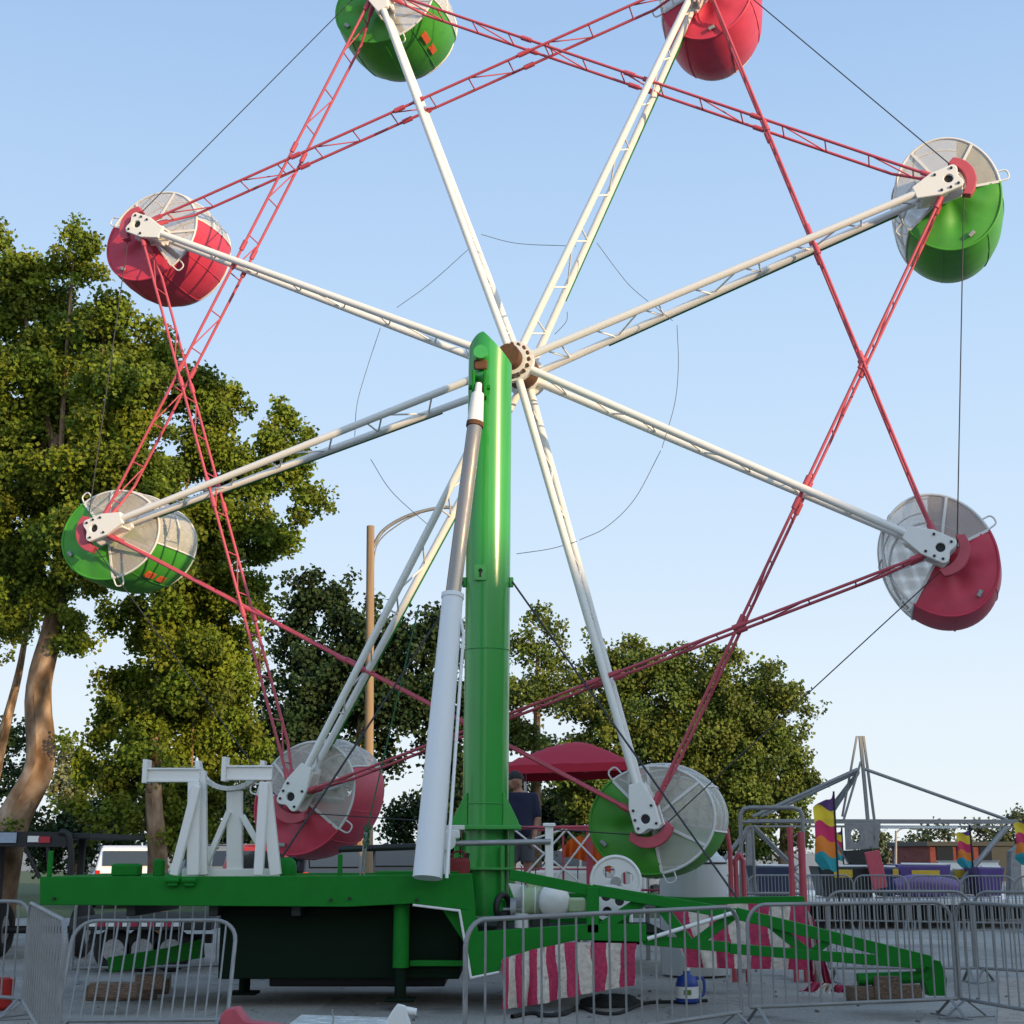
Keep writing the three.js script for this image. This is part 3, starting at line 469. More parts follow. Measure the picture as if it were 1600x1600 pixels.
{ // white boom cradle on the deck: two channels on leg pairs and a half-round saddle
  const D = 15.7, q = (px, py, d = D) => at(px, py, d); const b = q(355, 1369); const y0 = at(62, 1370, 15.2).y - .008;
  const t = thing('boom_cradle', 'white steel cradle of two arms and a half-round saddle on the trailer deck', 'steel stand', V(b.x, y0, b.z));
  const fl = (px, d = D) => { const p = q(px, 1369, d); p.y = y0 + .02; return p; };
  for (const [d, pts] of [[D - .25, [[230, 1200, 312, 1222]]], [D - .35, [[353, 1196, 425, 1219]]]]) for (const [x0, ya, x1, yb] of pts) {
    const a = q(x0, ya, d), c = q(x1, yb, d), h = a.y - c.y; const s = part('support_arm', [box(c.x - a.x, h * .82, .03, (a.x + c.x) / 2, (a.y + c.y) / 2, a.z, .004), box(c.x - a.x, .02, .16, (a.x + c.x) / 2, a.y - .01, a.z - .04, .004), box(c.x - a.x, .02, .16, (a.x + c.x) / 2, c.y + .01, a.z - .04, .004)], M.white, t);
    const e = q(x0, ya - 13, d), f = q(x0, yb + 2, d); part('end_plate', box(.05, e.y - f.y, .2, a.x - .01, (e.y + f.y) / 2, a.z - .03, .006), M.white, s);
  }
  const leg = (a, c, w = .12) => part('leg', beam(a, c, w, .09, .01, V(0, 0, 1)), M.white, t);
  leg(q(304, 1222, D - .3), fl(302, D - .3), .13); leg(q(316, 1205, D - .2), fl(318, D - .2), .09); leg(q(308, 1228, D - .38), fl(272, D - .38), .09);
  leg(q(413, 1222, D - .4), fl(404, D - .4), .1); leg(q(415, 1222, D - .32), fl(431, D - .32), .12);
  leg(q(367, 1236), fl(367), .17);
  leg(q(358, 1268, D - .06), fl(315, D - .06), .06); leg(q(378, 1274, D - .06), q(408, 1326, D - .06), .06);
  const sc = q(361, 1192), arcP = []; const rx = .36; for (let k = 0; k <= 12; k++) { const a = Math.PI + k / 12 * Math.PI; arcP.push(V(sc.x + Math.cos(a) * rx, sc.y + .02 + Math.sin(a) * .3, sc.z)); }
  const sh = []; for (let k = 0; k < 12; k++) sh.push(beam(arcP[k], arcP[k + 1], .05, .16, .003, V(0, 0, 1)));
  part('saddle', sh, M.white, t);
  part('base_rail', [beam(fl(286), fl(436), .14, .09).translate(0, .02, 0)], M.white, t);
}
{ // machinery on the low deck
  const c = at(962, 1378, 16.3); const t = thing('cable_drum', 'white spoked drum disc with round holes standing behind the outrigger', 'drum', V(c.x, c.y - .3, c.z));
  const s = new THREE.Shape(); s.absarc(0, 0, .27, 0, Math.PI * 2, false); for (const a of [.3, 2.2, 4.2]) { const h = new THREE.Path(); h.absarc(Math.cos(a) * .13, Math.sin(a) * .13, .075, 0, Math.PI * 2, false); s.holes.push(h); }
  const disc = () => new THREE.ExtrudeGeometry(s, { depth: .02, bevelEnabled: true, bevelSize: .006, bevelThickness: .006, bevelSegments: 1, curveSegments: 32 });
  part('disc', disc().translate(c.x, c.y, c.z), M.white, t);
  part('rim', new THREE.TorusGeometry(.275, .022, 8, 40).translate(c.x, c.y, c.z + .02), M.white, t);
  part('hub', tube(V(c.x, c.y, c.z - .25), V(c.x, c.y, c.z + .05), .06, .06, 16), M.steel, t);
  part('stand', [box(.08, .62, .08, c.x, c.y - .35, c.z - .15), box(.5, .06, .3, c.x, c.y - .64, c.z - .1)], M.darkGreen, t);
  const c2 = at(955, 1412, 15.75); const t2 = thing('cable_drum', 'smaller white drum half hidden below the green outrigger chord', 'drum', V(c2.x, c2.y - .2, c2.z));
  part('disc', disc().scale(.72, .72, 1).translate(c2.x, c2.y, c2.z), M.white, t2);
  part('core', tube(V(c2.x, c2.y, c2.z - .3), V(c2.x, c2.y, c2.z), .13, .13, 20), M.dark, t2);
  part('bracket', box(.3, .3, .06, c2.x, c2.y - .12, c2.z - .12), M.green, t2);
  const m = at(858, 1412, 15.8); const t3 = thing('drive_motor', 'pale green electric motor with a round white end guard on the low deck', 'motor', V(m.x, m.y - .25, m.z));
  const pale = paint(.42, .52, .30, .5);
  part('housing', [tube(V(m.x - .3, m.y + .02, m.z - .1), V(m.x, m.y + .02, m.z - .1), .16, .17, 24)], pale, t3);
  part('end_guard', [lathe([[0, .1], [.1, .09], [.17, .05], [.2, 0], [.2, -.04], [0, -.04]], 28).rotateZ(-Math.PI / 2).rotateY(-.95).translate(m.x + .06, m.y + .03, m.z)], M.white, t3);
  const ribs = []; for (let k = 0; k < 3; k++) ribs.push(new THREE.TorusGeometry(.165, .012, 5, 24).rotateY(Math.PI / 2).translate(m.x - .28 + k * .13, m.y + .02, m.z - .1)); for (const r of ribs) part('band', r, M.white, t3);
  part('flywheel', [new THREE.TorusGeometry(.13, .035, 8, 28).rotateY(1.0).translate(m.x - .5, m.y - .04, m.z - .05)], M.dark, t3);
  part('pulley', [tube(V(m.x - .42, m.y - .06, m.z), V(m.x - .36, m.y - .06, m.z), .12, .12, 20), tube(V(m.x - .5, m.y - .06, m.z), V(m.x + .1, m.y - .06, m.z), .02, .02, 8)], M.steel, t3);
  part('oil_pot', [tube(V(m.x - .3, m.y - .26, m.z + .08), V(m.x - .3, m.y - .1, m.z + .08), .075, .075, 16)], M.white, t3);
  part('terminal_box', [box(.16, .12, .14, m.x - .16, m.y + .19, m.z - .1, .02), box(.2, .16, .16, m.x + .3, m.y - .02, m.z - .1, .03)], pale, t3);
  part('bed_plate', [box(.95, .05, .45, m.x - .1, m.y - .27, m.z - .06), box(.2, .16, .2, m.x - .1, m.y - .19, m.z - .1), box(.12, .2, .2, m.x - .5, m.y - .18, m.z - .1)], M.dark, t3);
  const p = at(808, 1388, 15.9); const t4 = thing('paper_sign', 'creased white sheet fixed beside the foot of the mast', 'sheet', p);
  part('sheet', plate([at(794, 1380, 15.9), at(826, 1384, 15.9), at(822, 1403, 15.9), at(803, 1402, 15.9)], .01, null, .002), M.white, t4);
  const g = at(717, 1355, 15.85), y0 = at(62, 1370, 15.2).y; const t5 = thing('fuel_can', 'dark red fuel can on the deck left of the mast foot', 'fuel can', V(g.x, y0, g.z));
  part('can', box(.24, .2, .18, g.x, y0 + .09, g.z, .04), paint(.25, .015, .02, .5), t5); part('handle', path([V(g.x - .07, y0 + .18, g.z), V(g.x - .05, y0 + .25, g.z), V(g.x + .05, y0 + .25, g.z), V(g.x + .07, y0 + .18, g.z)], .013, 12, 6), paint(.25, .015, .02, .5), t5); part('cap', tube(V(g.x + .08, y0 + .17, g.z), V(g.x + .1, y0 + .24, g.z), .025, .02, 10), M.black, t5);
  const w = at(700, 1318, 15.7); const t6 = thing('hand_winch', 'white winch bracket and grey cross pipe beside the mast collar', 'winch', V(w.x, y0, w.z));
  part('bracket', [box(.07, .5, .08, w.x - .01, y0 + .22, w.z, .01), box(.16, .1, .1, w.x + .05, w.y + .1, w.z, .02), box(.2, .05, .08, w.x + .08, w.y + .17, w.z, .01)], M.white, t6);
  part('gear', new THREE.CylinderGeometry(.09, .09, .05, 20).rotateX(Math.PI / 2).translate(w.x, w.y + .02, w.z + .07), M.white, t6);
  part('cross_pipe', [tube(w, at(860, 1315, 15.8), .03, .03, 12)], M.steel, t6);
  part('far_pipe', [tube(at(530, 1327, 17.8), at(700, 1321, 17.6), .04, .04, 10)], M.dark, t6);
  part('post', [beam(at(858, 1290, 15.85), at(858, 1400, 15.85), .09, .09, .01, V(0, 0, 1)), box(.14, .04, .14, at(858, 1289, 15.85).x, at(858, 1289, 15.85).y, -15.85)], M.white, t6);
}

// ------------------------------------------------------------ striped skirts
function skirt(name, label, top, bot, nStripe, D0, D1, phase, wob) { // top / bot: [[px,py],...] polylines, cloth with folds and printed stripes
  const stripes = tex(256, (u, v, i, j) => { const w = u + .006 * Math.sin(v * 9 + phase), s = Math.floor(w * 8) % 2, n = fbm(u * 30, v * 12, 4) * 40, st = Math.max(0, fbm(u * 9, v * 7, 3, 5) - .12) * 170; return s ? [cl(204 + n - st), cl(194 + n - st), cl(182 + n - st * 1.1)] : [cl(176 + n - st * .5), cl(52 + n * .6), cl(86 + n * .6)]; });
  stripes.repeat.set(nStripe / 8, 1);
  const n = 70, m = 14, pos = [], uv = [], idx = []; const lerpL = (l, t) => { const k = Math.min(l.length - 2, Math.floor(t * (l.length - 1))), f = t * (l.length - 1) - k; return [l[k][0] * (1 - f) + l[k + 1][0] * f, l[k][1] * (1 - f) + l[k + 1][1] * f]; };
  const base = at(...lerpL(bot, .5), (D0 + D1) / 2);
  for (let j = 0; j <= m; j++) for (let i = 0; i <= n; i++) { const u = i / n, v = j / m, d = D0 + (D1 - D0) * u, a = at(...lerpL(top, u), d), b = at(...lerpL(bot, u), d); const p = a.lerp(b, v); const f = wob * v * (Math.sin(u * 31 + phase) + .6 * Math.sin(u * 67 + 1 + v * 2)); p.z += f - .03 * v; p.x += wob * .5 * v * Math.sin(u * 23 + v * 4); p.sub(base); pos.push(p.x, p.y, p.z); uv.push(u, 1 - v); }
  for (let j = 0; j < m; j++) for (let i = 0; i < n; i++) { const k = j * (n + 1) + i; idx.push(k, k + n + 1, k + 1, k + 1, k + n + 1, k + n + 2); }
  const g = new THREE.BufferGeometry(); g.setAttribute('position', new THREE.Float32BufferAttribute(pos, 3)); g.setAttribute('uv', new THREE.Float32BufferAttribute(uv, 2)); g.setIndex(idx); g.computeVertexNormals();
  const mesh = new THREE.Mesh(g, new THREE.MeshStandardMaterial({ map: stripes, roughness: .9, side: THREE.DoubleSide })); mesh.name = numbered(name); mesh.position.copy(base); mesh.userData = { label, category: 'fabric skirt' }; scene.add(mesh); return mesh;
}
skirt('striped_skirt', 'faded pink and white striped cloth skirt hanging below the green chassis', [[784, 1500], [830, 1484], [890, 1472], [995, 1474]], [[786, 1578], [830, 1572], [900, 1556], [990, 1540]], 13, 14.85, 15.2, 1, .035);
skirt('striped_skirt', 'wide-striped red and white cloth panel behind the right outrigger', [[1040, 1420], [1150, 1412], [1266, 1412]], [[1075, 1512], [1160, 1514], [1264, 1516]], 7, 16.6, 16.9, 2.2, .02);
{
  const s = skirt('striped_skirt', 'loose red and white cloth flap trailing to the ground past the panel', [[1255, 1412], [1274, 1440]], [[1268, 1545], [1300, 1545]], 3, 16.8, 16.5, .4, .05);
  const h = skirt('striped_skirt', 'crumpled red and white cloth end lying on the pavement', [[1268, 1534], [1325, 1540]], [[1250, 1550], [1326, 1552]], 3, 15.95, 15.8, 2, .06);
}

// ------------------------------------------------------------ crowd barriers
const barrierCache = new Map();
function barrierProto(W, H, N) {
  const k = [W.toFixed(1), H.toFixed(2), N].join(); if (barrierCache.has(k)) return barrierCache.get(k);
  const t = new THREE.Group(), w = W / 2, y0 = .17, r = .2, pts = [];
  pts.push(V(-w, y0, 0), V(-w, H - r, 0)); for (let i = 1; i <= 6; i++) { const a = Math.PI - i / 6 * Math.PI / 2; pts.push(V(-w + r + Math.cos(a) * r, H - r + Math.sin(a) * r, 0)); }
  for (let i = 0; i <= 6; i++) { const a = Math.PI / 2 - i / 6 * Math.PI / 2; pts.push(V(w - r + Math.cos(a) * r, H - r + Math.sin(a) * r, 0)); } pts.push(V(w, y0, 0), V(-w, y0, 0));
  const f = new THREE.Mesh(merge(poly(pts, .019, 8)), M.galv); f.name = 'frame'; t.add(f);
  const bg = new THREE.CylinderGeometry(.0095, .0095, 1, 7);
  for (let i = 1; i < N; i++) { const x = -w + W * i / N, e = Math.max(0, r - Math.min(x + w, w - x)), top = H - r + Math.sqrt(Math.max(0, r * r - e * e)); const b = new THREE.Mesh(bg, M.galv); b.name = 'bar'; b.scale.y = top - y0; b.position.set(x, (top + y0) / 2, 0); t.add(b); }
  for (const s of [-1, 1]) { const ft = new THREE.Mesh(merge([box(.05, .012, .62, s * (w - .08), .007, 0, .004), beam(V(s * (w - .08), .012, -.22), V(s * (w - .08), y0, 0), .04, .012), beam(V(s * (w - .08), .012, .22), V(s * (w - .08), y0, 0), .04, .012)]), M.galv); ft.name = 'foot'; t.add(ft); }
  barrierCache.set(k, t); return t;
}
function barrier(A, B, label, group, { H = 1.1, N = 0, lean = 0 } = {}) {
  const d = B.clone().sub(A); d.y = 0; const W = d.length(); const o = barrierProto(W, H, N || Math.round(W / .16)).clone(); o.name = numbered('crowd_barrier');
  o.position.copy(A).lerp(B, .5); o.position.y = A.y; o.rotation.order = 'YXZ'; o.rotation.y = -Math.atan2(d.z, d.x); o.rotation.x = lean; o.userData = { label, category: 'barrier', group }; scene.add(o); return o;
}
barrier(gx(728, 10.9), gx(1152, 13.6), 'grey steel crowd barrier in front of the striped skirt', 'near crowd barriers', { N: 17 });
barrier(gx(1166, 14.0), gx(1484, 14.8), 'grey steel crowd barrier in front of the outrigger foot', 'near crowd barriers', { N: 18 });
barrier(gx(1490, 14.8), gx(1720, 12.6), 'grey steel crowd barrier running off the right picture edge', 'near crowd barriers');
barrier(gx(100, 13.0), gx(362, 13.1), 'leaning crowd barrier under the left end of the trailer deck', 'near crowd barriers', { N: 15, lean: -.48 });
barrier(gx(48, 14.6), gx(106, 10.7), 'crowd barrier seen nearly end-on at the left', 'near crowd barriers', { N: 15 });
barrier(gx(-90, 15.4), gx(50, 14.8), 'crowd barrier at the far left picture edge', 'near crowd barriers');
barrier(gx(120, 18.5), gx(420, 19.2), 'crowd barrier behind the trailer, left of the dark storage box', 'near crowd barriers');
barrier(gx(1290, 18.6), gx(1515, 18.6), 'crowd barrier in the second row behind the outrigger foot', 'second row of barriers', { N: 17 });
barrier(gx(1520, 18.6), gx(1760, 17.2), 'crowd barrier in the second row at the right picture edge', 'second row of barriers', { N: 17 });
for (let k = 0; k < 7; k++) barrier(gx(1085 + k * 84, 31 - .35 * Math.max(0, k - 3)), gx(1166 + k * 84, 31 - .35 * Math.max(0, k - 2)), ['far crowd barrier behind the white tank', 'far crowd barrier behind the grey arch rail', 'far crowd barrier below the large rainbow flag', 'far crowd barrier in front of the dark ride tub', 'far crowd barrier in front of the blue ride tub', 'far crowd barrier in front of the purple ride tubs', 'far crowd barrier at the right picture edge'][k], 'barriers round the far ride', { N: 15 });

// ------------------------------------------------------------ loading platform, canopy, tank, gate rails
{
  const D = 20, y0 = .95; const xa = at(793, 1380, D).x, xb = at(1035, 1380, D).x; const t = thing('loading_platform', 'raised loading platform with pink handrail and white cross braces', 'platform', V((xa + xb) / 2, 0, -D - 1));
  part('deck', box(xb - xa + 1.6, .1, 2.4, (xa + xb) / 2 - .5, y0 - .05, -D - 1.2), M.steel, t);
  for (const x of [xa - 1.2, xa, (xa + xb) / 2, xb]) for (const z of [-D - .1, -D - 2.3]) part('leg', box(.07, y0 - .1, .07, x, (y0 - .1) / 2, z), M.steel, t);
  const yr = at(850, 1294, D).y;
  part('handrail', [tube(V(xa - .3, yr, -D), V(xb, yr + .03, -D), .024), tube(V(xa - .3, yr, -D - 2.3), V(xb, yr + .03, -D - 2.3), .02)], M.red, t);
  part('lower_rail', [tube(V(xa - .3, y0 + .42, -D), V(xb, y0 + .4, -D), .012), tube(V(xa - .3, y0 + .15, -D), V(xb, y0 + .13, -D), .016)], M.red, t);
  for (const px of [797, 880, 921, 975, 1032]) part('rail_post', box(px === 921 ? .09 : .03, yr - y0, .03, at(px, 1340, D).x, (yr + y0) / 2, -D, .004), M.red, t);
  for (const [a, b] of [[[803, 1296], [905, 1378]], [[885, 1296], [812, 1376]], [[884, 1296], [945, 1360]], [[925, 1298], [868, 1374]], [[836, 1310], [880, 1296]]]) part('cross_brace', tube(at(...a, D - .03), at(...b, D - .03), .014), M.white, t);
  for (let k = 0; k < 11; k++) part('bar', tube(V(xa + k * (xb - xa) / 11, y0, -D - .02), V(xa + k * (xb - xa) / 11, y0 + .45, -D - .02), .008, .008, 6), M.dark, t);
  const c = at(920, 1335, 20.7); const o = thing('orange_drape', 'orange fabric hanging over the platform rail under the canopy', 'fabric', V(c.x, c.y - .3, c.z));
  const pts = [[880, 1325], [890, 1312], [905, 1307], [920, 1312], [940, 1330], [955, 1350]]; const pos = [], idx = []; const n = 40, m = 10;
  const cv = new THREE.CatmullRomCurve3(pts.map(p => at(p[0], p[1], 20.6)));
  for (let j = 0; j <= m; j++) for (let i = 0; i <= n; i++) { const p = cv.getPoint(i / n); const v = j / m; p.y -= v * (.13 + .2 * Math.sin(i / n * 3.14)); p.z += .06 * v * Math.sin(i * .9) - .1 * v; p.sub(baseOf.get(o)); pos.push(p.x, p.y, p.z); }
  for (let j = 0; j < m; j++) for (let i = 0; i < n; i++) { const k = j * (n + 1) + i; idx.push(k, k + n + 1, k + 1, k + 1, k + n + 1, k + n + 2); }
  const g = new THREE.BufferGeometry(); g.setAttribute('position', new THREE.Float32BufferAttribute(pos, 3)); g.setIndex(idx); g.computeVertexNormals(); const mm = new THREE.Mesh(g, new THREE.MeshStandardMaterial({ color: rgb(.75, .13, .01), roughness: .8, side: THREE.DoubleSide })); mm.name = 'cloth'; o.add(mm);
}
{ // pop-up canopy
  const D = 24, c = gx(895, D + 1.4); const t = thing('canopy', 'red pop-up canopy behind the mast', 'canopy', c);
  const xa = at(780, 1205, D).x, xb = at(985, 1205, D).x, xc = at(1006, 1190, D + 2.6).x, ye = at(880, 1192, D).y, yt = at(885, 1158, D + 1.4).y;
  const n = 16, pos = [], idx = []; const corner = [V(xa, ye - .05, -D), V(xb, ye + .02, -D), V(xc, ye + .02, -D - 2.6), V(xa + (xc - xb), ye - .05, -D - 2.6)];
  for (let j = 0; j <= n; j++) for (let i = 0; i <= n; i++) { const u = i / n, v = j / n, p = corner[0].clone().lerp(corner[1], u).lerp(corner[3].clone().lerp(corner[2], u), v); const e = 1 - Math.max(Math.abs(2 * u - 1), Math.abs(2 * v - 1)); p.y += (yt - ye) * (1 - Math.pow(1 - e, 1.35)) + .015 * perlin.noise(u * 7, v * 7, 1); p.sub(c); pos.push(p.x, p.y, p.z); }
  for (let j = 0; j < n; j++) for (let i = 0; i < n; i++) { const k = j * (n + 1) + i; idx.push(k, k + 1, k + n + 1, k + 1, k + n + 2, k + n + 1); }
  const g = new THREE.BufferGeometry(); g.setAttribute('position', new THREE.Float32BufferAttribute(pos, 3)); g.setIndex(idx); g.computeVertexNormals();
  const cloth = new THREE.MeshPhysicalMaterial({ color: rgb(.42, .01, .035), roughness: .8, side: THREE.DoubleSide }); const m = new THREE.Mesh(g, cloth); m.name = 'roof_cloth'; t.add(m);
  for (let k = 0; k < 4; k++) { const a = corner[k], b = corner[(k + 1) % 4]; part('valance', plate([V(0, 0), V(1, 0), V(1, -.14), V(0, -.14)], .012, null, .002).applyMatrix4(new THREE.Matrix4().makeBasis(b.clone().sub(a), V(0, 1, 0), V(0, 0, 1).applyAxisAngle(V(0, 1, 0), -Math.atan2(b.z - a.z, b.x - a.x)))).translate(a.x, a.y, a.z), cloth, t); }
  for (const a of corner) part('post', tube(V(a.x * .985, 0, a.z), V(a.x * .985, a.y + .05, a.z), .025), M.white, t);
}
{ // white tank
  const D = 19, a = at(1036, 1345, D), b = at(1145, 1408, D), r = (b.x - a.x) / 2, x = (a.x + b.x) / 2, y1 = a.y; const t = thing('water_tank', 'round white plastic tank with a shouldered top behind the low green cage', 'tank', V(x, 0, -D - .5));
  part('body', lathe([[0, .02], [r, .03], [r, y1 - .06], [r * .98, y1], [r * .8, y1 + .08], [r * .5, y1 + .26], [r * .3, y1 + .32], [0, y1 + .33]], 36).translate(x, 0, -D - .5), paint(.68, .72, .72, .45), t);
  part('lid', tube(V(x + .12, y1 + .24, -D - .35), V(x + .12, y1 + .36, -D - .4), .14, .12, 20), M.white, t);
  part('band', new THREE.TorusGeometry(r + .002, .014, 6, 40).rotateX(Math.PI / 2).translate(x, y1 - .03, -D - .5), M.dark, t);
}
{
  const D = 18.6; const t = thing('gate_railing', 'pink tubular gate posts beside the white tank', 'railing', gx(1150, D));
  const y = py => at(1150, py, D).y, X = px => at(px, 1340, D).x;
  const rl = pts => poly(pts.map(([px, py]) => V(X(px), py > 1450 ? 0 : y(py), -D)), .03);
  part('hoop', [rl([[1118, 1300], [1128, 1290], [1137, 1296], [1141, 1330], [1141, 1500]])], M.red, t);
  part('hoop', [rl([[1149, 1500], [1149, 1345], [1155, 1335], [1161, 1345], [1162, 1500]])], M.red, t);
  part('post', [tube(V(X(1236), 0, -D), V(X(1236), y(1292), -D), .036)], M.red, t); part('post', [tube(V(X(1253), 0, -D), V(X(1253), y(1300), -D), .046)], M.red, t);
  const lac = []; for (let k = 0; k < 8; k++) lac.push(tube(V(X(k % 2 ? 1236 : 1253), y(1395 - k * 12), -D), V(X(k % 2 ? 1253 : 1236), y(1383 - k * 12), -D), .01, .01, 6)); part('lacing', lac, M.steel, t);
  const D2 = 20, t2 = thing('arch_rail', 'grey tubular arch rail in front of the far ride', 'railing', gx(1205, D2));
  const q = (px, py) => { const p = at(px, py, D2); return p; }; const G = px => gx(px, D2);
  part('arch', poly([G(1157), q(1157, 1272), q(1162, 1264), q(1172, 1262), q(1238, 1262), q(1250, 1266), q(1254, 1276), G(1254)], .03), M.galv, t2);
  part('rail', [tube(q(1157, 1284), q(1254, 1284), .022), tube(q(1157, 1396), q(1254, 1396), .022)], M.galv, t2);
  part('brace', [tube(q(1178, 1290), q(1232, 1345), .018), tube(q(1170, 1292), q(1140, 1360), .018), tube(q(1176, 1292), q(1180, 1396), .02)], M.galv, t2);
}

// ------------------------------------------------------------ far ride on the right
{
  const D = 34, c = gx(1345, D); const t = thing('spinning_ride', 'grey steel frame ride with radial arms and coloured tubs on a low deck', 'carnival ride', c);
  const q = (px, py, d = D) => at(px, py, d), st = M.galv;
  const dk = at(1345, 1403, D), dk0 = at(1140, 1403, D - 2), dk1 = at(1680, 1403, D - 2);
  part('deck', box(dk1.x - dk0.x, .12, 7, (dk0.x + dk1.x) / 2, .55, -D - .5), M.white, t);
  for (let k = 0; k < 14; k++) part('deck_leg', box(.12, .5, .12, dk0.x + .3 + k * (dk1.x - dk0.x - .6) / 13, .25, -D + 2.8), M.dark, t);
  part('deck_skirt', box(dk1.x - dk0.x - .2, .3, .05, (dk0.x + dk1.x) / 2, .33, -D + 2.4), M.dark, t);
  // A-frame
  part('mast_leg', beam(q(1339, 1150, D + .4), q(1316, 1276, D + .4), .05, .05), st, t); part('mast_leg', beam(q(1344, 1150), q(1356, 1282), .08, .08), st, t); part('mast_leg', beam(q(1349, 1150, D + .5), q(1366, 1280, D + .5), .06, .06), st, t); part('mast_leg', beam(q(1345, 1190), q(1318, 1282), .05, .05), st, t);
  part('stay', tube(q(1340, 1202), q(1176, 1276), .045), st, t); part('stay', tube(q(1342, 1206), q(1190, 1276, D + 1), .03), st, t); part('stay', tube(q(1352, 1202), q(1574, 1281), .04), st, t); part('stay', tube(q(1340, 1208), q(1300, 1270, D + 2), .05), st, t); part('stay', tube(q(1341, 1206), q(1302, 1256, D + 2), .04), st, t);
  part('ring_beam', [beam(q(1168, 1283), q(1590, 1284), .14, .1), beam(q(1170, 1291), q(1592, 1292), .08, .05)], st, t);
  const beads = []; for (let k = 0; k < 40; k++) { const p = q(1370 + k * 3.2, 1293, D - .1); beads.push(new THREE.SphereGeometry(.03, 6, 5).translate(p.x, p.y, p.z)); } part('lamp_string', beads, M.white, t);
  // centre box with a round opening
  const h = new THREE.Path(); const hc = q(1337, 1306, D - .3); h.absellipse(hc.x, hc.y, .11, .16, 0, Math.PI * 2, false);
  part('centre_box', [plate([q(1320, 1286, D - .3), q(1366, 1286, D - .3), q(1362, 1326, D - .3), q(1322, 1328, D - .3)], .06, [h])], st, t); part('centre_cone', [plate([q(1322, 1329, D - .28), q(1361, 1327, D - .28), q(1352, 1350, D - .28), q(1332, 1352, D - .28)], .3)], M.dark, t);
  part('centre_side', [plate([q(1362, 1286, D - .2), q(1368, 1286, D + .3), q(1364, 1326, D + .3), q(1359, 1326, D - .2)], .4)], st, t);
  const core = gx(1343, D); part('core', tube(V(core.x, .6, -D), V(core.x, q(1340, 1350).y, -D), .3, .3, 20), M.dark, t);
  part('strut', tube(q(1572, 1292), q(1488, 1396, D - 1), .06), st, t); part('strut', tube(q(1576, 1292), q(1500, 1380, D - .5), .045), st, t); part('strut', tube(q(1180, 1294), q(1245, 1360), .06), st, t); part('strut', tube(q(1170, 1292), q(1125, 1352), .05), st, t); part('strut', tube(q(1480, 1365), q(1540, 1390), .03), st, t); part('strut', tube(q(1306, 1318), q(1330, 1352), .04), st, t);
  part('support_column', [plate([q(1580, 1330, D - .5), q(1594, 1320, D - .5), q(1598, 1404, D - .5), q(1578, 1404, D - .5)], .3)], st, t);
  part('support_column', [plate([q(1166, 1292, D), q(1174, 1292, D), q(1184, 1400, D), q(1168, 1400, D)], .2)], st, t);
  const tub = (x0, x1, y0, col, d, sign, lab) => {
    const a = q(x0, y0, d), b = q(x1, y0, d), w = b.x - a.x, cx = (a.x + b.x) / 2, yb = .62, hgt = a.y - yb; const s = new THREE.Shape([new THREE.Vector2(-w / 2, hgt), new THREE.Vector2(w / 2, hgt), new THREE.Vector2(w / 2 - .12, .06), new THREE.Vector2(-w / 2 + .12, .06)]);
    const m = part('tub', new THREE.ExtrudeGeometry(s, { depth: 1.0, bevelEnabled: true, bevelSize: .05, bevelThickness: .05, bevelSegments: 2 }).translate(cx, yb, -d - 1), paint(...col, .35), t, lab);
    part('grab_rail', tube(V(cx - w / 2 + .05, a.y + .06, -d + .02), V(cx + w / 2 - .05, a.y + .05, -d + .02), .025), M.white, m);
    if (sign) { const p = q(sign[0], sign[1], d - .1); part('number_plate', box(sign[2] / 64, .17, .03, p.x, p.y, -d + .07, .006), paint(.65, .42, .03, .5), m); }
  };
  tub(1282, 1365, 1357, [.015, .02, .02], D - 2, [1318, 1365, 26], 'black tub with a yellow plate'); tub(1377, 1402, 1358, [.02, .035, .12], D - 2.1, [1400, 1364, 8], 'navy tub'); tub(1404, 1482, 1354, [.10, .06, .22], D - 1.6, [1447, 1366, 40], 'purple tub with a long yellow plate'); tub(1530, 1566, 1358, [.09, .05, .2], D - 1.4, null, 'purple tub at the right'); tub(1180, 1236, 1356, [.02, .03, .07], D - 1.8, null, 'dark blue tub at the left'); tub(1430, 1470, 1358, [.3, .02, .03], D + .6, null, 'red tub'); tub(1485, 1528, 1362, [.3, .3, .28], D - .4, [1505, 1366, 24], 'white tub');
  const rf = q(1367, 1330, D - 2.4); part('red_fin', [beam(q(1362, 1330, D - 2.4), q(1376, 1388, D - 2.4), .1, .32)], M.red, t);
  part('purple_sweep', [path([q(1400, 1385, D - 2.6), q(1430, 1378, D - 2.7), q(1470, 1382, D - 2.7), q(1500, 1388, D - 2.6)], .16, 20, 10)], paint(.2, .12, .32, .4), t);
}
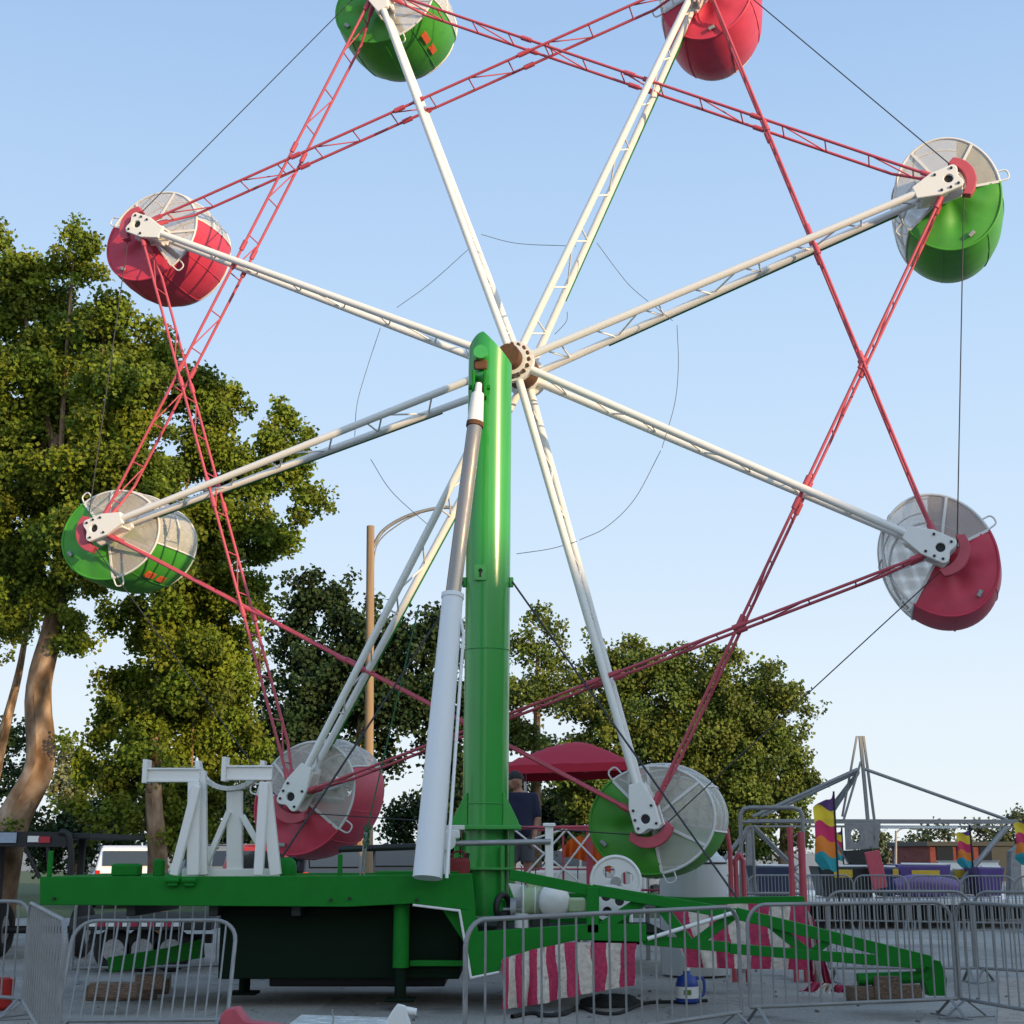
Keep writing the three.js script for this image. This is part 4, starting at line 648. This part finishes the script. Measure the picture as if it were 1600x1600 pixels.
function flag(px0, px1, py0, py1, pole0, D, label, mirror = 1) {
  const base = gx(px1, D), t = thing('feather_flag', label, 'flag', base, 'rainbow feather flags');
  const top = at(px1, py0, D), bands = [[.10, .04, .16], [.75, .55, .03], [.55, .02, .10], [.70, .20, .02], [.02, .30, .34]]; const n = 12, H = top.y - at(px1, py1, D).y, W = top.x - at(px0, py0 + 20, D).x;
  const B = bands.length;
  for (let k = 0; k < B; k++) { // sewn colour panels
    const pos = [], idx = [], m = 8; for (let j = 0; j <= m; j++) for (let i = 0; i <= n; i++) { const u = i / n, v0 = (k + j / m) / B; let edge = v0 + .045 * Math.sin(u * 5.5 + .8) * (v0 > .02 && v0 < .98 ? 1 : .4); const wd = W * Math.min(1, .25 + Math.sqrt(Math.min(1, v0 * 6)) * .75) * (v0 > .88 ? 1 - (v0 - .88) * 3.0 : 1); pos.push(top.x - u * wd - base.x, top.y - edge * H - .3 * u * Math.max(0, 1 - v0 * 5) - base.y, top.z + .09 * Math.sin(u * 5 + v0 * 6) * u - base.z); }
    for (let j = 0; j < m; j++) for (let i = 0; i < n; i++) { const q = j * (n + 1) + i; idx.push(q, q + n + 1, q + 1, q + 1, q + n + 1, q + n + 2); }
    const g = new THREE.BufferGeometry(); g.setAttribute('position', new THREE.Float32BufferAttribute(pos, 3)); g.setIndex(idx); g.computeVertexNormals(); const m2 = new THREE.Mesh(g, new THREE.MeshPhysicalMaterial({ color: rgb(...bands[k]), roughness: .8, side: THREE.DoubleSide, transmission: .25, thickness: 0 })); m2.name = 'panel'; t.add(m2);
  }
  part('pole', tube(V(top.x + .02, 0, top.z), V(top.x + .02, top.y + .02, top.z), .02), M.black, t);
}
flag(1270, 1301, 1238, 1360, 1400, 29, 'large rainbow feather flag left of the grey ride tower');
flag(1494, 1514, 1290, 1356, 1400, 33, 'small rainbow feather flag right of the grey ride tower');
flag(1584, 1612, 1272, 1352, 1400, 30, 'rainbow feather flag cut by the right picture edge');
flag(1304, 1314, 1292, 1345, 1400, 40, 'narrow rainbow feather flag behind the large one');
{ // red building and lamps far right
  const D = 80, a = at(1452, 1322, D), b = at(1582, 1372, D); const t = thing('red_building', 'low dark red brick building beyond the far ride', 'building', V((a.x + b.x) / 2, 0, -D - 4));
  const br = new THREE.MeshStandardMaterial({ color: rgb(.20, .045, .035), roughness: .9, map: grimeTex });
  part('wall', box(b.x - a.x, a.y, 8, (a.x + b.x) / 2, a.y / 2, -D - 4, .02), br, t); part('roof_edge', box(b.x - a.x + .4, .25, 8.4, (a.x + b.x) / 2, a.y + .12, -D - 4, .02), M.dark, t);
  for (const px of [1478, 1510, 1545]) { const p = at(px, 1345, D - .1); part('window', box(.9, 1, .08, p.x, 1.5, -D + .02, .01), M.glass, t); } { const w0 = at(1466, 1347, 62), w1 = at(1560, 1360, 62), lw = thing('low_wall', 'low white wall in front of the red brick building', 'wall', V((w0.x + w1.x) / 2, 0, -62)); part('wall', box(w1.x - w0.x, w0.y, .2, (w0.x + w1.x) / 2, w0.y / 2, -62, .02), M.white, lw); part('coping', box(w1.x - w0.x + .1, .06, .26, (w0.x + w1.x) / 2, w0.y + .03, -62, .01), M.steel, lw); }
  part('door', box(1.1, 2, .08, at(1565, 1345, D).x, 1, -D + .03, .01), M.dark, t);
  const L = (px, py, D, h, label) => { const g = gx(px, D), top = at(px, py, D); const l = thing('street_lamp', label, 'street lamp', g); part('pole', tube(g, top, .08, .05, 10), M.galv, l); const e = top.clone().add(V(h * .9, .12, 0)); part('arm', path([top.clone().add(V(0, -.1, 0)), top.clone().add(V(h * .3, .1, 0)), e], .035, 14, 7), M.galv, l); part('lamp_head', new THREE.SphereGeometry(.2, 12, 8).scale(1.5, .4, .7).translate(e.x, e.y, e.z), M.galv, l); };
  L(1400, 1298, 70, 1, 'small street lamp far off left of the red building'); L(1403, 1322, 90, .1, 'short lamp post far off beside the street lamp');
}
{ // tall lamp post behind the wheel
  const D = 30, g = gx(576, D), top = at(579, 822, D); const t = thing('lamp_post', 'tall weathered wooden lamp post with a curved grey arm left of the mast', 'lamp post', g);
  part('pole', tube(g, top, .1, .085, 12), new THREE.MeshStandardMaterial({ color: rgb(.36, .25, .15), roughness: .9, map: grimeTex }), t);
  part('arm', path([at(581, 858, D), at(600, 828, D), at(640, 805, D), at(690, 793, D), at(722, 795, D)], .04, 30, 8), M.galv, t);
  part('arm_brace', path([at(582, 905, D), at(590, 850, D), at(625, 818, D), at(660, 800, D)], .015, 24, 6), M.galv, t);
  const h = at(732, 798, D); part('lamp_head', new THREE.SphereGeometry(.24, 14, 8).scale(1.5, .45, .8).translate(h.x, h.y, h.z), M.galv, t);
}

// ------------------------------------------------------------ vehicles
function car(label, px, D, turn, col, kind = 'suv', tail = false) {
  const g = gx(px, D), t = thing('parked_car', label, 'car', g, 'parked cars'); t.rotation.y = turn; baseOf.set(t, V(0, 0, 0));
  const L = kind === 'truck' ? 5.4 : 4.7, W = 1.86, H = 1.76, bm = new THREE.MeshPhysicalMaterial({ color: rgb(...col), roughness: .3, clearcoat: 1, clearcoatRoughness: .08 });
  const prof = (pts, w, bev) => new THREE.ExtrudeGeometry(new THREE.Shape(pts.map(p => new THREE.Vector2(...p))), { depth: w - 2 * bev, bevelEnabled: true, bevelSize: bev, bevelThickness: bev, bevelOffset: -bev, bevelSegments: 3 }).translate(0, 0, -w / 2 + bev);
  // x = along the car, rear at +x
  part('body', prof([[-L / 2, .35], [-L / 2, .78], [-L / 2 + .15, .92], [-L / 2 + 1.2, 1.02], [L / 2 - .08, 1.04], [L / 2, .9], [L / 2, .38], [L / 2 - .1, .3], [-L / 2 + .1, .3]], W, .09), bm, t);
  const cab = kind === 'truck' ? [[-1.3, 1.0], [-.7, 1.66], [-.5, 1.74], [.7, 1.74], [.95, 1.0]] : [[-1.15, 1.0], [-.5, 1.66], [-.3, H], [L / 2 - .5, H], [L / 2 - .35, 1.7], [L / 2 - .1, 1.02]];
  const nar = g => { const p = g.attributes.position; for (let i = 0; i < p.count; i++) p.setZ(i, p.getZ(i) * (1 - .2 * Math.max(0, p.getY(i) - 1) / .76)); g.computeVertexNormals(); return g; };
  const cb = part('cabin', nar(prof(cab, W - .12, .08)), bm, t);
  const inset = cab.map(([x, y]) => [x, y]); const cxm = (cab[0][0] + cab[cab.length - 1][0]) / 2;
  for (const s of [-1, 1]) for (const [x0, x1] of kind === 'truck' ? [[-.85, .05], [.12, .78]] : [[-.75, .15], [.22, 1.1], [1.17, L / 2 - .5]]) part('side_window', nar(box(x1 - x0, .46, .03, (x0 + x1) / 2, 1.38, s * (W / 2 - .06), .003)), M.glass, cb);
  const lastx = cab[cab.length - 1][0], topx = cab[cab.length - 2][0];
  part('rear_window', beam(V((lastx + topx) / 2 + .03, 1.4, -.66), V((lastx + topx) / 2 + .03, 1.4, .66), .03, .44, .01, V(topx - lastx, .68, 0).normalize()), M.glass, cb);
  part('windscreen', beam(V(-.87, 1.36, -.68), V(-.87, 1.36, .68), .03, .66, .01, V(.65, .66, 0).normalize()), M.glass, cb);
  part('bumper', [box(.14, .2, W - .06, L / 2 + .02, .48, 0, .05), box(.14, .2, W - .06, -L / 2 - .02, .48, 0, .05)], M.dark, t);
  for (const s of [-1, 1]) { const tl = part('tail_light', box(.06, .3, .14, L / 2 - .01, .92, s * (W / 2 - .14), .02), new THREE.MeshStandardMaterial({ color: rgb(.5, .01, .01), roughness: .25, emissive: rgb(.9, .02, .01), emissiveIntensity: tail ? .9 : 0 }), t); }
  for (const x of [-1.4, 1.4]) for (const s of [-1, 1]) { const ty = part('wheel', new THREE.TorusGeometry(.24, .1, 10, 24).translate(x, .34, s * (W / 2 - .12)), M.tyre, t); part('wheel_rim', new THREE.CylinderGeometry(.19, .19, .1, 16).rotateX(Math.PI / 2).translate(x, .34, s * (W / 2 - .1)), M.chrome, ty); }
  if (kind !== 'truck') part('roof_rail', [tube(V(-.3, H + .04, .7), V(1.6, H + .04, .7), .02), tube(V(-.3, H + .04, -.7), V(1.6, H + .04, -.7), .02)], M.steel, t);
  baseOf.set(t, g);
}
car('white sport utility car parked beyond the left end of the trailer deck', 187, 44, -1.25, [.72, .74, .78]);
car('dark pickup with lit red tail lights between lift cylinder and pink cage', 622, 42, -1.5, [.015, .015, .018], 'truck', true);
car('grey car parked under the trees behind the white cradle', 340, 46, -.3, [.25, .27, .3]);
car('dark car parked behind the low pink cage', 490, 40, -1.2, [.03, .03, .035], 'suv', true);
car('red car behind the white cradle posts', 400, 38, -1.4, [.45, .02, .02]);
car('white car parked beyond the red canopy', 905, 46, -.2, [.7, .7, .7]);

{ // black equipment trailer at the left
  const D = 21.5, t = thing('black_trailer', 'black equipment trailer with number plate and reflector at the left edge', 'trailer', gx(20, D + 1));
  const q = (px, py, d = D) => at(px, py, d);
  part('bed_beam', plate([q(-90, 1298), q(100, 1300), q(106, 1308), q(104, 1324), q(-90, 1322)], .14), M.black, t); part('bed', box(3.0, .08, 3.2, q(-20, 1310).x, q(0, 1306).y, -D - 1.7), M.black, t);
  part('ramp_frame', [path([q(94, 1300), q(106, 1304), q(111, 1330), q(109, 1385)], .05, 18, 8), tube(q(40, 1324), q(62, 1372), .03), tube(q(75, 1324), q(78, 1378), .03)], M.black, t);
  part('number_plate', box(.3, .15, .02, q(11, 1310).x, q(11, 1309).y, -D + .03, .004), paint(.35, .42, .52, .5), t);
  part('reflector', [box(.17, .09, .02, q(53, 1311).x, q(53, 1311).y, -D + .02, .003)], M.white, t); part('reflector', [box(.17, .09, .02, q(70, 1312).x, q(70, 1312).y, -D + .02, .003)], paint(.5, .01, .03, .4), t);
  for (const px of [-40, 95]) { const x = q(px, 1400).x; const w = part('wheel', new THREE.TorusGeometry(.3, .12, 10, 26).rotateY(Math.PI / 2).translate(x, .42, -D - 1.2), M.tyre, t); part('wheel_rim', new THREE.CylinderGeometry(.22, .22, .14, 16).rotateZ(Math.PI / 2).translate(x, .42, -D - 1.2), M.steel, w); }
  part('axle', tube(V(q(-40, 1400).x, .42, -D - 1.2), V(q(95, 1400).x, .42, -D - 1.2), .06), M.black, t);
  for (const px of [-40, 92]) part('upright', box(.1, q(0, 1310).y - .4, .1, q(px, 1310).x, (q(0, 1310).y + .4) / 2, -D - 1.2), M.black, t);
  // low flat trailer with red and white tape seen under the green deck
  const D2 = 19.8, t2 = thing('flat_trailer', 'low dark flat trailer with red and white tape seen under the green deck', 'trailer', gx(230, D2 + 1));
  const p = (px, py) => at(px, py, D2); const a = p(110, 1438), b = p(330, 1450);
  part('bed', box(b.x - a.x, a.y - b.y + .06, 2, (a.x + b.x) / 2, (a.y + b.y) / 2, -D2 - 1, .02), M.dark, t2);
  for (let k = 0; k < 6; k++) { const c = p(146 + k * 26, 1444); part('tape', box(.11, .06, .012, c.x, c.y, -D2 + .008, .002), M.white, t2); const r = p(158 + k * 26, 1444); if (k < 5) part('tape', box(.1, .06, .012, r.x, r.y, -D2 + .008, .002), paint(.45, .01, .06, .5), t2); }
  for (const px of [170, 215, 260]) { const c = p(px, 1480); const w = part('wheel', new THREE.TorusGeometry(.2, .09, 10, 24).translate(c.x, .29, -D2 - .3), M.tyre, t2); part('wheel_rim', new THREE.CylinderGeometry(.15, .15, .1, 14).rotateX(Math.PI / 2).translate(c.x, .29, -D2 - .28), M.steel, w); }
  const z = -D2 - .6; part('frame', [box(b.x - a.x - .2, .12, .1, (a.x + b.x) / 2, .42, z)], M.black, t2);
}

// ------------------------------------------------------------ loose things on the ground
{
  const block = (px, py, w, h, d, turn, label, y = 0) => { const g = gnd(px, py, y); const m = new THREE.Mesh(new RoundedBoxGeometry(w, h, d, 1, .012), M.wood); m.name = numbered('timber_block'); m.position.set(g.x, y + h / 2, g.z); m.rotation.y = turn; m.userData = { label, category: 'timber block', group: 'timber blocking under the outriggers' }; scene.add(m); };
  block(190, 1562, .75, .16, .2, .1, 'lower front timber block of the left stack behind the leaning barrier'); block(245, 1548, .3, .16, .8, .2, 'right timber block of the left stack behind the leaning barrier'); block(180, 1558, .5, .14, .2, -.1, 'upper timber block of the left stack behind the leaning barrier', .165); block(232, 1545, .28, .14, .3, .3, 'small dark timber block on the right of the left stack', .165);
  block(1365, 1566, .55, .15, .2, .05, 'long lower timber block below the right outrigger foot'); block(1412, 1562, .3, .17, .3, .3, 'squat timber block at the right end of the right stack'); block(1385, 1560, .25, .22, .22, -.1, 'upright timber block under the green foot tube', .155); block(1345, 1560, .25, .12, .2, .2, 'small upper timber block on the left of the right stack', .155);
  const j = gnd(1074, 1568); const t = thing('jug', 'blue and white plastic jug with a handle on the pavement', 'jug', j); const blue = paint(.02, .06, .30, .4);
  part('body', lathe([[0, 0], [.11, .005], [.125, .03], [.125, .2], [.1, .27], [.04, .3], [.035, .34], [0, .345]], 24).translate(j.x, 0, j.z), blue, t); part('label_band', new THREE.CylinderGeometry(.127, .127, .12, 24, 1, true).translate(j.x, .12, j.z), M.white, t); part('print', plate([V(-.05, 0), V(.03, 0), V(.03, .05), V(-.05, .05)], .01, null, .002).translate(j.x, .1, j.z + .135), paint(.12, .2, .04, .5), t); part('handle', path([V(j.x + .1, .26, j.z), V(j.x + .18, .25, j.z), V(j.x + .18, .1, j.z), V(j.x + .12, .07, j.z)], .016, 14, 8), blue, t); part('cap', tube(V(j.x, .34, j.z), V(j.x, .37, j.z), .04, .038, 14), M.white, t);
  const rag = gnd(955, 1572); { // dark heap of cloth
    const g = new THREE.SphereGeometry(1, 40, 20), p = g.attributes.position; for (let i = 0; i < p.count; i++) { const x = p.getX(i), y = p.getY(i), z = p.getZ(i), n = 1 + .5 * fbm(x * 3, z * 3 + y, 3); p.setXYZ(i, x * .34 * n, Math.max(0, y * .1 * n + .02), z * .2 * n); } g.computeVertexNormals();
    const m = new THREE.Mesh(g, M.rubber); m.name = 'cloth_heap'; m.position.set(rag.x, .001, rag.z); m.userData = { label: 'flat black heap of rags on the pavement under the striped skirt', category: 'rags' }; scene.add(m);
  }
  const hose = (pts, label, r = .018, mat = M.rubber) => { const m = new THREE.Mesh(path(pts.map(([x, y]) => { const p = gnd(x, y); p.y = r; return p; }), r, 60, 7), mat); m.name = numbered('hose'); m.userData = { label, category: 'hose' }; scene.add(m); };
  hose([[840, 1590], [880, 1588], [905, 1576], [930, 1584], [965, 1586], [1010, 1570], [1060, 1568], [1105, 1566]], 'black hose snaking over the pavement from the rags to the jug'); hose([[800, 1592], [830, 1586], [862, 1590], [900, 1580]], 'short black hose end below the left of the striped skirt', .022);
  const lid = gnd(838, 1580); const lt = new THREE.Mesh(lathe([[0, .03], [.15, .028], [.18, .01], [.185, 0]], 28), M.steel); lt.name = 'pan_lid'; lt.position.copy(lid); lt.userData = { label: 'round metal pan lying below the left of the striped skirt', category: 'pan' }; scene.add(lt);
  // pebbles and litter
  const bg = new THREE.IcosahedronGeometry(1, 0), im = new THREE.InstancedMesh(bg, new THREE.MeshStandardMaterial({ color: rgb(.16, .15, .14), roughness: 1 }), 500); const mm = new THREE.Matrix4(), q = new THREE.Quaternion();
  for (let k = 0; k < 500; k++) { const s = .006 + .018 * Math.pow(rnd(), 4); q.setFromEuler(new THREE.Euler(rr(0, 6), rr(0, 6), 0)); mm.compose(V(rr(-5, 7), s * .4, rr(-30, -9.5)), q, V(s * 1.4, s * .7, s)); im.setMatrixAt(k, mm); } im.name = 'gravel'; im.userData = { kind: 'stuff', label: 'loose grit scattered over the pavement', category: 'gravel' }; scene.add(im);
  const rb = gnd(-4, 1578); const rt = thing('bucket', 'red plastic bucket at the left picture edge', 'bucket', rb); const rd = paint(.48, .025, .02, .4); part('pail', lathe([[0, .01], [.12, 0], [.14, .05], [.155, .3], [.165, .31], [.15, .305], [.13, .05], [0, .03]], 26).translate(rb.x, 0, rb.z), rd, rt); part('handle', path([V(rb.x - .15, .29, rb.z), V(rb.x, .4, rb.z), V(rb.x + .15, .29, rb.z)], .008, 14, 6), M.steel, rt);
  // pieces cut by the bottom edge: white plastic seat shell with a fin, and a pink boom end
  const D = 10.6, A = at(620, 1610, D); const wt = thing('white_panel', 'white moulded panel with an upright fin at the bottom picture edge', 'panel', V(A.x, A.y - .2, A.z)); const P = (px, py) => at(px, py + 6, D);
  const fin = new THREE.Shape(); const f0 = P(600, 1612), f1 = P(603, 1592), f2 = P(622, 1564), f3 = P(632, 1566), f4 = P(640, 1590), f5 = P(646, 1612); fin.moveTo(f0.x, f0.y); fin.quadraticCurveTo(f1.x, f1.y + .02, f2.x, f2.y); fin.lineTo(f3.x, f3.y); fin.quadraticCurveTo(f4.x, f4.y, f5.x, f5.y); fin.closePath();
  part('fin', new THREE.ExtrudeGeometry(fin, { depth: .04, bevelEnabled: true, bevelSize: .008, bevelThickness: .008, bevelSegments: 2 }).translate(0, 0, -D), M.white, wt); part('peg', tube(P(630, 1572), P(651, 1575), .028, .024, 12), M.white, wt); part('panel', plate([P(452, 1594), P(605, 1599), P(605, 1640), P(452, 1640)], .6), M.white, wt); part('hook', path([P(519, 1596), P(521, 1586), P(519, 1574), P(521, 1571)], .006, 10, 6), M.steel, wt);
  part('leg', [box(.08, P(500, 1640).y, .4, P(480, 1640).x, P(500, 1640).y / 2, -D - .3), box(.08, P(500, 1640).y, .4, P(590, 1640).x, P(500, 1640).y / 2, -D - .3)], M.white, wt);
  const bt = thing('pink_boom_end', 'dark pink steel boom end lying at the bottom picture edge', 'steel beam', V(P(370, 1600).x, 0, -D)); part('head', plate([P(344, 1582), P(352, 1572), P(368, 1570), P(382, 1590), P(384, 1640), P(344, 1640)], .2), M.red, bt); part('beam', plate([P(380, 1590), P(445, 1598), P(445, 1640), P(380, 1640)], .16), M.red, bt); part('support', box(.2, P(400, 1640).y, .16, P(380, 1640).x, P(400, 1640).y / 2, -D - .1), M.dark, bt);
}

// ------------------------------------------------------------ person behind the mast
{
  const D = 20.9, gp = at(812, 1378, D), y0 = .95; const O = V(gp.x, y0, -D);
  const S = 1.0; // figure 1.78 m, x = picture right, z = towards the viewer; seen from behind, turned left
  const bones = { skin: [], shirt: [], shorts: [] };
  const b = (k, a, c, r0, r1) => bones[k].push([V(...a), V(...c), r0, r1]);
  // head, neck, ears, nose
  b('skin', [-.06, 1.66, .03], [-.05, 1.60, .01], .098, .085); b('skin', [-.15, 1.60, .07], [-.12, 1.57, .05], .05, .05); b('skin', [-.17, 1.63, .1], [-.175, 1.605, .105], .015, .02); b('skin', [-.01, 1.62, .1], [-.01, 1.6, .1], .018, .016); b('skin', [-.03, 1.52, .0], [-.01, 1.44, 0], .06, .07);
  b('skin', [0, 1.38, 0], [0, 1.0, 0], .14, .14);
  // right arm hanging, towards the picture right
  b('skin', [.2, 1.38, .02], [.25, 1.12, .04], .058, .048); b('skin', [.25, 1.12, .04], [.21, .88, .1], .046, .032); b('skin', [.21, .88, .1], [.2, .80, .12], .034, .036);
  for (const [dx, dz, l] of [[-.03, .03, .07], [-.01, .012, .085], [.012, -.004, .08], [.03, -.02, .065]]) { b('skin', [.2 + dx, .79, .12 + dz], [.19 + dx, .755, .125 + dz], .0105, .010); b('skin', [.19 + dx, .755, .125 + dz], [.175 + dx, .79 - l, .12 + dz], .010, .008); } b('skin', [.185, .83, .14], [.165, .78, .165], .012, .010);
  // other arm forward to the rail
  b('skin', [-.2, 1.38, .02], [-.3, 1.14, .1], .056, .047); b('skin', [-.3, 1.14, .1], [-.4, 1.02, .28], .045, .033); b('skin', [-.4, 1.02, .28], [-.43, 1.0, .34], .035, .032);
  for (const s of [-1, 1]) { b('skin', [.1 * s, .92, 0], [.11 * s, .5, .02], .09, .06); b('skin', [.11 * s, .5, .02], [.11 * s, .1, -.02], .058, .04); b('skin', [.11 * s, .06, -.03], [.1 * s, .04, .14], .045, .035); }
  b('shirt', [-.12, 1.42, 0], [.12, 1.42, 0], .1, .1); b('shirt', [0, 1.36, 0], [0, .98, .0], .185, .19); b('shirt', [-.05, 1.2, .05], [-.03, 1.0, .07], .17, .18); b('shirt', [.06, 1.3, 0], [.04, .94, 0], .16, .165); b('shirt', [.19, 1.41, .01], [.245, 1.17, .03], .085, .075); b('shirt', [-.19, 1.41, .01], [-.27, 1.2, .07], .082, .072);
  b('shorts', [-.08, .95, 0], [.08, .95, 0], .155, .155); for (const s of [-1, 1]) b('shorts', [.1 * s, .88, 0], [.115 * s, .48, .015], .115, .1);
  function field(list, k) { return (x, y, z) => { let d = 9; for (const [a, c, r0, r1] of list) { const abx = c.x - a.x, aby = c.y - a.y, abz = c.z - a.z, t = Math.max(0, Math.min(1, ((x - a.x) * abx + (y - a.y) * aby + (z - a.z) * abz) / (abx * abx + aby * aby + abz * abz + 1e-9))); const e = Math.hypot(x - a.x - abx * t, y - a.y - aby * t, z - a.z - abz * t) - (r0 + (r1 - r0) * t); const h = Math.max(k - Math.abs(d - e), 0) / k; d = Math.min(d, e) - h * h * k * .25; } return d; }; }
  function polygonise(f, res, c, half) { const mc = new MarchingCubes(res, M.black, false, false, 300000); mc.isolation = 0; for (let z = 0; z < res; z++) for (let y = 0; y < res; y++) for (let x = 0; x < res; x++) mc.field[z * res * res + y * res + x] = -f(c.x + (x - res / 2) / (res / 2) * half, c.y + (y - res / 2) / (res / 2) * half, c.z + (z - res / 2) / (res / 2) * half); mc.update(); const n = mc.count, g = new THREE.BufferGeometry(); const p = new Float32Array(mc.positionArray.slice(0, n * 3)); for (let i = 0; i < n * 3; i += 3) { p[i] = p[i] * half + c.x; p[i + 1] = p[i + 1] * half + c.y; p[i + 2] = p[i + 2] * half + c.z; } g.setAttribute('position', new THREE.BufferAttribute(p, 3)); let q = mergeVertices(g, 1e-4); q.computeVertexNormals(); return q; }
  const t = thing('person', 'person in a navy shirt and grey shorts standing on the platform behind the mast', 'person', O);
  const add = (n, g, m, p = t) => { const q = new THREE.Mesh(g, m); q.name = n; p.add(q); return q; };
  const sk = new THREE.MeshPhysicalMaterial({ color: rgb(.36, .18, .12), roughness: .55 });
  const body = add('body', polygonise(field(bones.skin, .03), 128, V(0, .9, .05), .95), sk);
  const clampY = (f, lo, hi) => (x, y, z) => Math.max(f(x, y, z), lo - y, y - hi);
  add('shirt', polygonise(clampY(field(bones.shirt, .06), .84, 1.48), 64, V(0, 1.16, .02), .45), new THREE.MeshStandardMaterial({ color: rgb(.012, .016, .045), roughness: .9 }), body);
  add('shorts', polygonise(clampY(field(bones.shorts, .04), .5, 1.0), 56, V(0, .76, .0), .36), new THREE.MeshStandardMaterial({ color: rgb(.09, .09, .10), roughness: .9 }), body);
  add('cap', polygonise(clampY(field([[V(-.06, 1.69, .02), V(-.04, 1.67, -.01), .108, .104], [V(-.18, 1.69, .09), V(-.1, 1.7, .05), .03, .06]], .03), 1.66, 1.9), 48, V(-.08, 1.7, .03), .2), new THREE.MeshStandardMaterial({ color: rgb(.03, .03, .032), roughness: .9 }), body);
  add('shoe', merge([-1, 1].map(s => box(.1, .1, .28, .11 * s, .05, .05, .04))), M.black, body);
}

scene.traverse(o => { if (o.isMesh) { o.castShadow = true; o.receiveShadow = true; } });
renderer.render(scene, camera);
